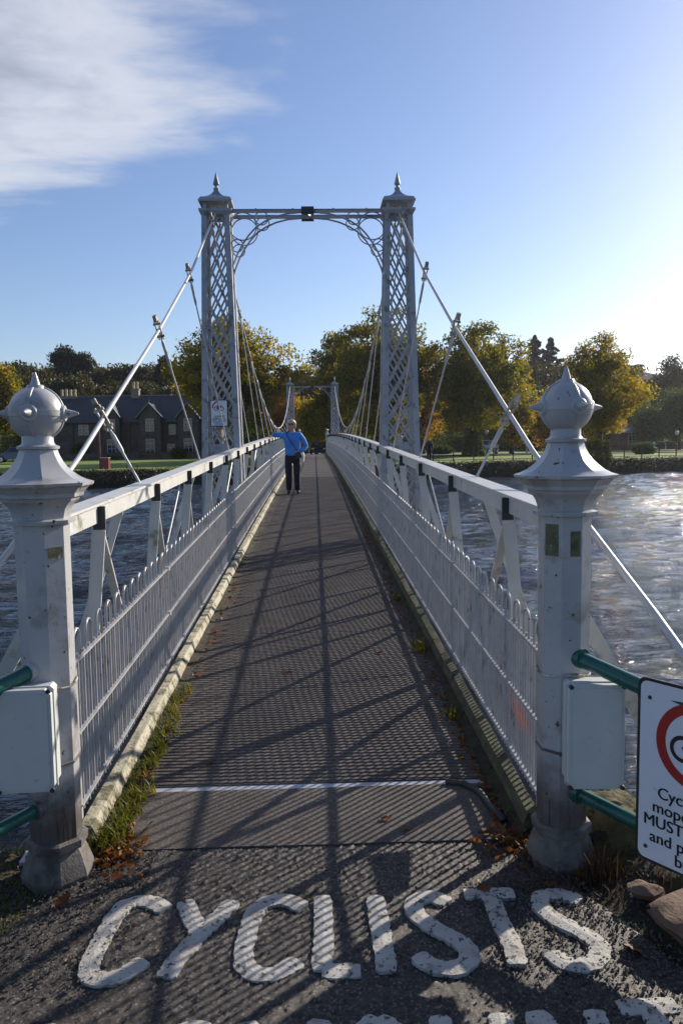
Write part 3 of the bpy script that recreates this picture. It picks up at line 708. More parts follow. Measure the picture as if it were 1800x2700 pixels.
# ---- green bank railings
for s, lb in ((1, 'green tubular railing carrying the white cycling notice'), (-1, 'green tubular railing running behind the junction box, without a notice')):
    root = thing('green_railing', (s*1.02, 2.78, 0), lb, 'railing')
    d = np.array((s*sin(radians(33)), -cos(radians(33)), 0))
    for nm, z, dr in (('upper_rail', .80, -.06), ('lower_rail', .285, -.02)):
        p0 = np.array((s*.985, 2.80, z)); pts = [p0, p0+d*.3+np.array((0, 0, dr*.8)), p0+d*.6+np.array((0, 0, dr)), p0+d*3.4+np.array((0, 0, dr))]
        r_ = MB().tube(pts, .029 if nm == 'upper_rail' else .024, 14).build(nm, 'green_paint', root, smooth=50)
        MB().tube([p0-d*.02, p0+d*.035], .037, 14).build('socket', 'post_paint' if s < 0 else 'green_paint', r_, smooth=50)
    for t_ in (1.55, 3.3):
        p = np.array((s*.985, 2.80, 0))+d*t_; MB().tube([(p[0], p[1], -.1), (p[0], p[1], .80)], .03, 12).build('post', 'green_paint', root, smooth=50)
# ---- lettering helper
def text_mesh(txt, size, mat, bold=.012, extr=.0006):
    cu = bpy.data.curves.new('lettering', 'FONT'); cu.body = txt; cu.size = size; cu.align_x = 'CENTER'; cu.extrude = extr; cu.resolution_u = 4
    o = bpy.data.objects.new('tmp_text', cu); C.objects.link(o)
    dg = bpy.context.evaluated_depsgraph_get(); me = bpy.data.meshes.new_from_object(o.evaluated_get(dg)); me.name = 'lettering'
    bpy.data.objects.remove(o)
    if bold:
        import bmesh
        bm = bmesh.new(); 
        for k in (-1, 0, 1):
            m2 = me.copy(); m2.transform(Matrix.Translation((k*bold*size, 0, abs(k)*.00015))); bm.from_mesh(m2); bpy.data.meshes.remove(m2)
        bm.to_mesh(me); bm.free()
    me.materials.clear(); me.materials.append(MATS[mat]); return me
def notice(p0, ang, W_, H_, label, lines, sizes, ring, far=False):
    """sign whose left edge bottom is p0, running along ang in plan; local x along sign, z up, front = -y"""
    root = thing('notice_sign', p0, label, 'sign'); root.rotation_euler = (0, 0, ang)
    def rr(a, b_, c_, d_, r, y0_, y1_, nm, mat):
        poly = []
        for (cx, cy, t0) in ((c_-r, b_+r, -pi/2), (c_-r, d_-r, 0), (a+r, d_-r, pi/2), (a+r, b_+r, pi)):
            for k in range(5): th = t0+pi/2*k/4; poly.append((cx+r*cos(th), cy+r*sin(th)))
        return part(nm, MB().prism(poly, 'y', y0_, y1_).mesh(nm, mat), root)
    rr(0, 0, W_, H_, .03*H_/.62, 0, .003, 'backing', 'sign_black'); rr(.011, .011, W_-.011, H_-.011, .024*H_/.62, -.0015, 0, 'face', 'sign_white')
    cx, cz_, r = W_/2, H_*ring[0], H_*ring[1]
    ro, ri = r, r*ring[2]; mb = MB(); n = 56; th0, th1 = ring[3]
    for k in range(n+1):
        th = th0+(th1-th0)*k/n
        mb.v += [(cx+ro*cos(th), -.0022, cz_+ro*sin(th)), (cx+ri*cos(th), -.0022, cz_+ri*sin(th)), (cx+ro*cos(th), -.0012, cz_+ro*sin(th)), (cx+ri*cos(th), -.0012, cz_+ri*sin(th))]
    for k in range(n):
        a = k*4; mb.f += [(a, a+4, a+5, a+1), (a, a+2, a+6, a+4), (a+1, a+5, a+7, a+3)]
    part('red_ring', mb.mesh('red_ring', 'sign_red'), root)
    # bicycle
    g = MB(); k = ri*ring[4]; tw = k*.062
    def ringf(x, z, rad):
        g.tube([(cx+x*k+rad*k*cos(th), -.0022, cz_+z*k+rad*k*sin(th)) for th in np.linspace(0, 2*pi, 29)[:-1]], tw, 4, closed=True)
    ringf(-.46, -.14, .34); ringf(.46, -.14, .34)
    P = lambda x, z: (cx+x*k, -.0022, cz_+z*k)
    for pts in ([(-.46, -.14), (-.2, .22), (.28, .24), (-.04, -.12), (-.46, -.14)], [(-.04, -.12), (-.24, .34)], [(-.34, .35), (-.14, .35)], [(.46, -.14), (.24, .42), (.38, .46), (.40, .36)]):
        g.tube([P(*q_) for q_ in pts], tw*.9, 4)
    for i in range(0, len(g.v)):
        x, y, z = g.v[i]; g.v[i] = (x, -.0022+(y+.0022)*.05, z)
    part('bicycle_symbol', g.mesh('bicycle_symbol', 'sign_black'), root)
    for (txt, zz), szz in zip(lines, sizes):
        o = part('lettering', text_mesh(txt, szz, 'sign_black', .016), root, (cx, -.0026, zz)); o.rotation_euler = (pi/2, 0, 0)
    if not far:
        for (x, z) in ((.045, H_-.065), (.040, .052), (W_-.045, H_-.065), (W_-.045, .072)):
            part('rivet', MB().tube([(x, -.004, z), (x, 0, z)], .007, 10).mesh('rivet', 'screw_metal'), root)
        for z in (.14, H_-.09): part('rail_clip', MB().box(.03, W_-.03, .003, .02, z, z+.03).mesh('rail_clip', 'screw_metal'), root)
    return root
LN = ['Cyclists and', 'moped riders', 'MUST dismount', 'and push over', 'bridge']
notice((1.113, 2.545, .170), -radians(90-35), .43, .635, 'white notice with red ring and bicycle telling cyclists to dismount, on the green railing',
       list(zip(LN, (.236, .184, .132, .078, .026))), [.056]*5, (.697, .228, .77, (0, 2*pi), 1.0))
sg = notice((-1.24-.13, 10.80, 1.84), 0, .24, .365, 'small faded white no-cycling notice fixed on the lattice tower',
       list(zip(LN, (.135, .108, .082, .058, .034))), [.030]*5, (.70, .26, .80, (pi*.55, pi*1.02), 1.05), True)
part('sticker', MB().box(.05, .16, -.0036, -.003, .012, .05).mesh('sticker', 'sign_blue'), sg)
# ---- painted lettering on the path
mk = tag(bpy.data.objects.new('road_marking', None), kind='structure'); C.objects.link(mk); mk.location = (0, 2.2, .004)
def stroke(paths, wd, seed, ground=True):
    mb = MB(); rng = np.random.default_rng(seed)
    for pth in paths:
        P = np.array([at(x, 1916.4+y, 'z', 0.004)[:2] if ground else (x, y) for x, y in pth])
        seg = np.r_[0, np.cumsum(np.linalg.norm(np.diff(P, axis=0), axis=1))]; n = max(4, int(seg[-1]/.012))
        s_ = np.linspace(0, seg[-1], n); Q = np.stack([np.interp(s_, seg, P[:, 0]), np.interp(s_, seg, P[:, 1])], 1)
        if n > 8:
            ker = np.ones(5)/5; Qs = Q.copy()
            for c_ in (0, 1): Qs[2:-2, c_] = np.convolve(Q[:, c_], ker, 'valid')
            Q = Qs
        T = np.gradient(Q, axis=0); T /= np.linalg.norm(T, axis=1)[:, None]+1e-9; N = np.stack([-T[:, 1], T[:, 0]], 1)
        wl = wd/2*(1+.22*(rng.random(n)-.5)); wr = wd/2*(1+.22*(rng.random(n)-.5)); wl[0] *= .75; wr[0] *= .75; wl[-1] *= .8; wr[-1] *= .8
        k = len(mb.v)
        for i in range(n):
            a = Q[i]+N[i]*wl[i]; b_ = Q[i]-N[i]*wr[i]; zt = .0045+.001*rng.random()
            mb.v += [(a[0], a[1], -.01), (a[0], a[1], zt-.002), (Q[i][0], Q[i][1], zt+.0015), (b_[0], b_[1], zt-.002), (b_[0], b_[1], -.01)]
        for i in range(n-1):
            for j in range(4): mb.f.append((k+i*5+j, k+i*5+j+1, k+i*5+6+j, k+i*5+5+j))
        mb.f += [tuple(k+j for j in range(5)), tuple(k+(n-1)*5+j for j in range(4, -1, -1))]
    return mb.build('letter', 'road_paint', mk)
LET = [
 [[(382,170),(345,150),(305,152),(280,165),(255,200),(225,255),(206,298),(203,322),(228,331),(265,328),(300,312),(332,288)]],
 [[(424,152),(440,188),(458,222)], [(536,152),(500,190),(460,226),(415,275),(377,327)]],
 [[(698,166),(660,146),(620,148),(590,165),(575,200),(560,260),(560,300),(590,322),(640,318),(684,288)]],
 [[(741,140),(743,220),(739,312)], [(739,313),(828,311)]],
 [[(861,140),(871,200),(881,260),(889,314)]],
 [[(1028,155),(990,137),(947,150),(950,176),(985,205),(1040,235),(1080,262),(1078,290),(1040,308),(990,300),(957,275)]],
 [[(1065,134),(1180,133)], [(1125,140),(1150,200),(1175,250),(1190,298)]],
 [[(1332,152),(1290,134),(1240,137),(1236,160),(1270,190),(1330,220),(1376,248),(1378,285),(1340,300),(1290,295),(1266,268)]]]
for i, L in enumerate(LET): stroke(L, .064, 40+i)
def L2(i, paths, x0, x1):
    y1_, y0_ = 2.04, 1.62
    stroke([[(x0+(x1-x0)*u, y0_+(y1_-y0_)*v_) for u, v_ in p] for p in paths], .064, 60+i, False)
gx = lambda p: float(at(p, 2345, 'z', 0)[0])
L2(0, [[(0, 0), (0, 1), (.55, .98), (1, .7), (1, .3), (.55, .02), (0, 0)]], gx(100), gx(215))
L2(1, [[(.5, 0), (.5, 1)]], gx(270), gx(330))
L2(2, [[(1, .82), (.6, 1), (.1, .92), (.05, .7), (.5, .52), (.95, .32), (.9, .08), (.4, 0), (0, .18)]], gx(395), gx(500))
L2(3, [[(0, 0), (.05, 1), (.5, .35), (.95, 1), (1, 0)]], gx(560), gx(745))
L2(4, [[(.5, 1), (.1, .85), (0, .5), (.1, .15), (.5, 0), (.9, .15), (1, .5), (.9, .85), (.5, 1)]], gx(805), gx(930))
L2(5, [[(0, 1), (.03, .25), (.3, 0), (.7, 0), (.97, .25), (1, 1)]], gx(1010), gx(1150))
L2(6, [[(0, 0), (0, 1), (1, 0), (1, 1)]], gx(1235), gx(1370))
L2(7, [[(0, 1.02), (1, 1.02)], [(.5, 1), (.5, 0)]], gx(1435), gx(1575))
# ================================================================== NEAR GROUND DETAILS
def nh(x, y): return float(near_h(np.array([float(x)]), np.array([float(y)]))[0])
def rock(name, c, r, mat, label, cat, seed, flat=1.0, rz=0, group=None):
    rng = np.random.default_rng(seed); mb = MB().sphere((0, 0, 0), 1, 28, 18); out = []
    ks = [(rnd_dirs(1, rng)[0], .75+.25*rng.random()) for _ in range(9)]
    for v_ in mb.v:
        d = np.array(v_); k = 1.0
        for (n_, o_) in ks:
            q_ = d@n_
            if q_ > o_*.8: k = min(k, o_*.8/q_)
        k *= 1+.05*sin(7*d[0]+seed)+.05*sin(9*d[1]+2*seed)+.03*sin(15*d[2]+seed)
        d = np.sign(d)*np.abs(d)**(.78 if flat < 1 else 1.0)
        x, y, z = d*k*np.array(r); out.append((x*cos(rz)-y*sin(rz)+c[0], x*sin(rz)+y*cos(rz)+c[1], z+c[2]))
    mb.v = out; return tag(mb.build(name, mat, None, smooth=40), label, cat, group)
rock('boulder', (1.23, 3.02, -.03), (.22, .25, .25), 'mossy_stone', 'mossy boulder behind the post foot at the water edge', 'rock', 3, rz=.3)
rock('edging_stone', (1.45, 2.30, -.03), (.36, .46, .13), 'sandstone', 'large worn red sandstone edging slab below the cycling notice', 'stone', 5, rz=.75, flat=.5)
rock('edging_stone', (1.155, 2.56, .03), (.065, .05, .03), 'sandstone', 'small loose sandstone lump lying on the end of the red slab', 'stone', 8)
rock('edging_stone', (1.46, 1.55, -.02), (.2, .36, .07), 'sandstone', 'sandstone edging slab beyond the large worn one, along the path', 'stone', 9, rz=.15, flat=.5)
rock('boulder', (-1.30, 2.83, -.09), (.22, .15, .09), 'mossy_stone', 'low flat mossy stone beside the post on the sunlit fence side', 'rock', 12)
# loose grit
rng = np.random.default_rng(21); mb = MB()
tet = [(0, 1, 2), (0, 2, 3), (0, 3, 4), (0, 4, 1), (5, 2, 1), (5, 3, 2), (5, 4, 3), (5, 1, 4)]
for i in range(5200):
    if i < 2100: x = rng.uniform(.55, 1.25); y = rng.uniform(1.9, 2.75)
    elif i < 3600: x = rng.uniform(-1.2, -.6); y = rng.uniform(2.2, 2.98)
    else: x = rng.uniform(-1.1, 1.2); y = rng.uniform(1.55, 2.95)
    r = .0028+.0045*rng.random()**2; z = max(nh(x, y), 0 if abs(x) < path_half(y) else -9)+r*.35
    e = r*(.7+.6*rng.random(6)); mb.add([(x, y, z+e[0]), (x+e[1], y, z), (x, y+e[2], z), (x-e[3], y, z), (x, y-e[4], z), (x, y, z-e[5])], tet)
tag(mb.build('gravel', 'pebble'), 'loose dark grit scattered over the tarmac in front of the bridge', 'gravel', kind='stuff')
# grass and weeds
def tuft(specs, name, mat, label, cat, seed, thin=1.0):
    rng = np.random.default_rng(seed); Q = []
    for (x, y, z, n, h, spread) in specs:
        for _ in range(n):
            bx, by = x+rng.normal()*spread, y+rng.normal()*spread; hh = h*(.4+.8*rng.random()); a = rng.random()*2*pi; le = hh*(.2+.6*rng.random())
            w_ = (.0018+.0028*rng.random())*thin; d = np.array((cos(a), sin(a), 0)); s_ = np.array((-sin(a), cos(a), 0))*w_
            b0 = np.array((bx, by, z-.01)); m1 = b0+d*le*.35+np.array((0, 0, hh*.65)); t1 = b0+d*le+np.array((0, 0, hh))
            Q.append([b0-s_, b0+s_, m1+s_*.8, m1-s_*.8]); Q.append([m1-s_*.8, m1+s_*.8, t1+s_*.15, t1-s_*.15])
    o = bpy.data.objects.new(name, quads(name, np.array(Q), mat)); C.objects.link(o); return tag(o, label, cat, kind='stuff')
rng = np.random.default_rng(4); L = []; R = []
for k in range(90):
    y = 3.02+(k/90)**1.5*1.9; L.append((-.81+rng.normal()*.025, y, dz(y), int(28*(1-.6*k/90)), .05+.03*rng.random(), .022))
for k in range(60):
    y = 4.5+k*.28; 
    if rng.random() < .5: L.append((-.83, y, dz(y), 10, .03, .014))
tuft(L, 'kerb_grass', 'weed', 'yellow green grass growing along the foot of the pale kerb', 'grass', 1)
for k in range(150):
    y = 2.95+k*.13
    if rng.random() < .6: R.append((.80+rng.normal()*.02, y, dz(y), 10, .03+.02*rng.random(), .02))
for y in (5.55, 5.62, 5.7, 7.2, 4.3): R.append((.79, y, dz(y), 60, .07, .025))
tuft(R, 'kerb_grass', 'weed', 'weeds growing in shade along the foot of the mossy kerb', 'grass', 2)
D_ = []
for k in range(45): x = 1.0+rng.normal()*.11; y = 2.68+rng.normal()*.07; D_.append((x, y, nh(x, y), 22, .05, .03))
for k in range(10): x = 1.04+rng.normal()*.03; y = 2.71+rng.normal()*.02; D_.append((x, y, nh(x, y), 18, .13, .016))
for k in range(40): x = .83+rng.normal()*.06; y = 2.98+rng.normal()*.1; D_.append((x, y, 0, 12, .035, .03))
for k in range(30): x = -.80+rng.normal()*.05; y = 2.97+rng.normal()*.06; D_.append((x, y, 0, 16, .035, .03))
tuft(D_, 'dry_weeds', 'dry_weed', 'brown dead weeds and stalks around the post feet', 'weeds', 3, .45)
G_ = []
for k in range(160): x = -1.0-abs(rng.normal())*.28; y = 2.3+rng.random()*.75; G_.append((x, y, nh(x, y), 12, .022, .03))
for k in range(40): x = -1.12-abs(rng.normal())*.15; y = 3.05+rng.random()*.2; G_.append((x, y, nh(x, y), 26, .12, .03))
for k in range(50): x = -.93+rng.normal()*.07; y = 2.55+rng.normal()*.09; G_.append((x, y, nh(x, y), 10, .018, .03))
tuft(G_, 'verge_grass', 'weed', 'low moss and grass on the verge by the post beside the sunlit fence', 'grass', 5)
H_ = []
for k in range(300): x = 1.36+rng.random()*.9; y = 2.42+rng.random()*.55; H_.append((x, y, nh(x, y), 20, .05, .035))
tuft(H_, 'verge_grass', 'weed', 'green grass bank under the cycling notice beyond the sandstone slab', 'grass', 6)
for sd in (-1, 1):
    ys = np.arange(3.02, 26, .03); us = np.linspace(0, 1, 9); Y_, U_ = np.meshgrid(ys, us, indexing='ij')
    wd = (.05+.05*(vnoise(Y_, Y_*0, 70+sd, .35)+.5)+.03*vnoise(Y_, Y_*0, 75+sd, .09))*np.where(Y_ < 4.2, 1.5 if sd < 0 else 1.3, 1)
    X_ = sd*(.872-U_*wd); zb = np.array([dz(y) for y in ys])[:, None]
    Z_ = zb+.022*(1-U_)**1.3*(.6+.8*(vnoise(X_, Y_, 80, .03)+.5))+.006*np.random.default_rng(5).random(X_.shape)-.004*U_
    o = grid('kerb_dirt', X_, Y_, Z_, 'earth'); tag(o, 'strip of dirt and moss lodged against the '+('pale sunlit' if sd < 0 else 'dark mossy')+' timber kerb', 'dirt', kind='stuff')
# leaf litter (stuff) and single fallen leaves
def leaf_mesh(name, seed, size):
    rng = np.random.default_rng(seed); n = 9; mb = MB(); top = []; out = [(0, -.5), (.16, -.36), (.42, -.28), (.30, -.05), (.5, .12), (.22, .2), (.12, .36), (0, .55)]
    pts = out+[(-x, y) for x, y in out[-2:0:-1]]
    def zc(x, y): return .22*abs(x)+.18*y*y+.06*sin(6*x+seed)
    vs = [(x*size, y*size, zc(x, y)*size) for x, y in pts]; k = len(vs)
    vs += [(x*size, y*size, zc(x, y)*size-.0008) for x, y in pts]; vs += [(0, 0, zc(0, 0)*size), (0, 0, zc(0, 0)*size-.0008)]
    fs = []
    for i in range(k): j = (i+1) % k; fs += [(2*k, i, j), (2*k+1, k+j, k+i), (i, k+i, k+j, j)]
    mb.add(vs, fs).tube([(0, -.5*size, zc(0, -.5)*size), (0, -.85*size, 0.002)], .0012, 4); return mb.mesh(name, 'fallen')
lm = [leaf_mesh('fallen_leaf', s_, .056) for s_ in (1, 2, 3)]
spots = [(543, 1384), (528, 1358), (520, 1352), (418, 1307), (600, 1212), (612, 1190), (590, 1240), (480, 1752), (660, 1545), (935, 1903), (885, 1880), (870, 1500), (615, 1175), (1110, 2040), (1452, 2178), (560, 1330), (270, 2015), (145, 2070)]
for i, (x, y) in enumerate(spots):
    zz = 0.004
    for _ in range(8):
        p = at(x, y, 'z', zz); zz = (dz(p[1]) if p[1] > 3 else max(0, nh(p[0], p[1]) if abs(p[0]) > path_half(p[1]) else 0))+.006
    o = bpy.data.objects.new('fallen_leaf', lm[i % 3]); C.objects.link(o); o.location = p; o.rotation_euler = (rng.normal()*.15, rng.normal()*.15, rng.random()*6.28)
    s_ = .65+.6*rng.random(); o.scale = (s_, s_, s_)
    tag(o, 'dry orange brown leaf lying flat on the walkway or path', 'leaf', 'fallen leaves on the walkway')
P = []
for k in range(420):
    side = rng.random() < .62
    y = 2.95+rng.random()**2*(9 if side else 6); P.append(((.81 if side else -.81)-(.035 if side else -.03)*abs(rng.normal()), y, dz(y)+.008+.012*rng.random()))
for k in range(160): P.append((.86+rng.normal()*.09, 2.95+rng.normal()*.09, .012))
for k in range(120): P.append((-.78+rng.normal()*.06, 3.0+rng.normal()*.09, .012))
P = np.array(P); o = bpy.data.objects.new('leaf_litter', quads('leaf_litter', leaf_quads(P, .035, rng, .6, .5), 'fallen')); C.objects.link(o)
tag(o, 'crumbled brown leaf litter gathered along both kerbs', 'leaf litter', kind='stuff')
# orange plastic scrap in the fence, hose by the kerb
p = [at(1178, 1590, 'x', .965), at(1200, 1620, 'x', .965), at(1224, 1655, 'x', .965), at(1227, 1690, 'x', .965), at(1195, 1655, 'x', .965)]
mb = MB(); n = 5; vs = [tuple(q_) for q_ in p]+[(q_[0]+.004, q_[1], q_[2]) for q_ in p]
vs = [(x+.006*sin(i*2.1), y, z) for i, (x, y, z) in enumerate(vs)]
mb.add(vs, [(0, 1, 2, 3, 4), (9, 8, 7, 6, 5)]+[(i, 5+i, 5+(i+1) % 5, (i+1) % 5) for i in range(5)])
tag(mb.build('plastic_scrap', 'orange_plastic'), 'torn scrap of orange plastic caught behind the shaded fence bars', 'plastic scrap')
mb = MB().tube([(.62, 3.50, .018), (.70, 3.47, .022), (.755, 3.38, .020), (.775, 3.24, .018), (.80, 3.12, .018)], .016, 10)
tag(mb.build('hose', 'black_rubber', None, smooth=True), 'short black hose lying on the walkway end by the mossy kerb', 'hose')
# ================================================================== PERSON
def skin_obj(name, V, E, R, mat, parent, sub=2):
    me = bpy.data.meshes.new(name); me.from_pydata(V, E, []); me.materials.append(MATS[mat]); o = bpy.data.objects.new(name, me); C.objects.link(o); o.parent = parent
    sm = o.modifiers.new('skin', 'SKIN'); sm.use_smooth_shade = True
    for i, r in enumerate(R): me.skin_vertices[0].data[i].radius = r if hasattr(r, '__len__') else (r, r)
    me.skin_vertices[0].data[0].use_root = True
    ss = o.modifiers.new('sub', 'SUBSURF'); ss.levels = sub; ss.render_levels = sub
    dg = bpy.context.evaluated_depsgraph_get(); dg.update(); m2 = bpy.data.meshes.new_from_object(o.evaluated_get(dg)); o.modifiers.clear(); o.data = m2
    m2.polygons.foreach_set('use_smooth', [True]*len(m2.polygons)); 
    if not m2.materials: m2.materials.append(MATS[mat])
    return o
PY = 18.3; person = thing('person', (-.47, PY, dz(PY)+.004), 'person in blue fleece and dark trousers leaning one arm on the handrail', 'person')
V = [(0, 0, .95), (0, 0, 1.12), (0, 0, 1.33), (0, .0, 1.45), (-.005, -.005, 1.53), (-.01, -.012, 1.60), (-.01, -.008, 1.665),
     (-.16, 0, 1.36), (-.39, .04, 1.365), (-.485, -.06, 1.355), (.16, 0, 1.36), (.31, .03, 1.10), (.12, -.16, .985),
     (-.09, 0, .88), (-.09, -.01, .48), (-.085, .01, .09), (.09, 0, .88), (.10, -.01, .48), (.105, .01, .09)]
E_ = [(0, 1), (1, 2), (2, 3), (3, 4), (4, 5), (5, 6), (2, 7), (7, 8), (8, 9), (2, 10), (10, 11), (11, 12), (0, 13), (13, 14), (14, 15), (0, 16), (16, 17), (17, 18)]
R_ = [.12, .12, .11, .052, .066, .086, .066, .055, .04, .026, .055, .04, .026, .075, .052, .036, .075, .052, .036]
body = skin_obj('body', V, E_, R_, 'skin', person)
face = MB().sphere((-.012, -.098, 1.585), (.012, .016, .02), 8, 6).sphere((-.012, -.085, 1.538), (.024, .008, .007), 8, 6)
for s in (-1, 1): face.sphere((-.01+s*.083, 0, 1.59), (.012, .02, .028), 8, 6)
part('face_features', face.mesh('face_features', 'skin', smooth=True), person)
gl = MB()
for s in (-1, 1): gl.sphere((-.012+s*.032, -.090, 1.612), (.026, .012, .018), 10, 6)
gl.tube([(-.04, -.1, 1.617), (.016, -.1, 1.617)], .004, 6); part('glasses', gl.mesh('glasses', 'sign_black', smooth=True), person)
hr = MB().sphere((-.008, .014, 1.635), (.104, .108, .098), 20, 14).sphere((-.095, .0, 1.585), (.022, .06, .07), 10, 8).sphere((.078, .0, 1.585), (.022, .06, .07), 10, 8)
hr.v = [(x, max(y, -.088 if z > 1.655 else -.03 if abs(x) > .07 else .02), z) for x, y, z in hr.v]
part('hair', hr.mesh('hair', 'hair', smooth=True), person)
skin_obj('fleece_top', [(0, 0, .84), (0, 0, .98), (0, 0, 1.15), (0, 0, 1.31), (0, 0, 1.40), (0, -.003, 1.475), (-.175, 0, 1.365), (-.30, .03, 1.375), (-.40, .04, 1.375), (-.468, -.04, 1.36), (.175, 0, 1.36), (.27, .02, 1.22), (.325, .03, 1.08), (.22, -.09, 1.01), (.145, -.15, .99)],
         [(0, 1), (1, 2), (2, 3), (3, 4), (4, 5), (3, 6), (6, 7), (7, 8), (8, 9), (3, 10), (10, 11), (11, 12), (12, 13), (13, 14)],
         [(.195, .15), (.185, .145), (.185, .14), (.175, .125), (.12, .09), .072, .085, .068, .062, .05, .085, .07, .066, .056, .046], 'fleece', person)
skin_obj('trousers', [(0, 0, .97), (0, 0, .88), (-.095, 0, .80), (-.092, -.012, .46), (-.088, .008, .05), (.095, 0, .80), (.10, -.012, .46), (.108, .008, .05)],
         [(0, 1), (1, 2), (2, 3), (3, 4), (1, 5), (5, 6), (6, 7)], [(.165, .13), (.165, .135), .105, .085, .072, .105, .085, .072], 'trousers', person)
for s, x in ((-1, -.086), (1, .112)):
    sh = MB().sphere((x+s*.012, -.045, .045), (.045, .13, .047), 14, 10); sh.v = [(a, b_, max(c_, 0.0)) for a, b_, c_ in sh.v]; part('shoe', sh.mesh('shoe', 'shoe', smooth=True), person)
def hand(base, d, side, curl):
    d = np.array(d, float); d /= np.linalg.norm(d); u = np.cross(d, (0, 0, 1)); u /= np.linalg.norm(u); n_ = np.cross(u, d); mb = MB(); b_ = np.array(base)
    mb.sphere(b_+d*.04, (.036, .036, .022), 10, 8)
    for k, (o_, ln) in enumerate(((-.027, .06), (-.009, .072), (.009, .068), (.026, .052))):
        p = b_+d*.062+u*o_; mb.tube([p, p+d*ln*.5-n_*curl*.012, p+d*ln*.8-n_*curl*.04], [.0088, .0082, .006], 6)
    p = b_+d*.02+u*side*.034; mb.tube([p, p+u*side*.022+d*.02, p+u*side*.026+d*.048-n_*.012], [.010, .0092, .007], 6)
    return part('hand', mb.mesh('hand', 'skin', smooth=True), person)
hand((-.485, -.065, 1.352), (-.25, -.9, -.18), 1, 1.0); hand((.13, -.165, .985), (-.8, -.25, -.15), 1, .8)
part('shoulder_strap', MB().tube([(-.13, -.07, 1.42), (-.10, -.137, 1.33), (-.02, -.155, 1.2), (.08, -.158, 1.05), (.15, -.15, .95)], .010, 6).mesh('shoulder_strap', 'black_rubber'), person)
part('bag', MB().sphere((.16, -.17, .90), (.075, .045, .065), 12, 8).box(.10, .22, -.21, -.15, .84, .93).mesh('bag', 'black_rubber'), person)
part('white_jacket', MB().sphere((.235, -.05, .88), (.05, .06, .10), 12, 8).sphere((.24, -.04, .80), (.04, .05, .09), 12, 8).mesh('white_jacket', 'white_cloth', smooth=True), person)
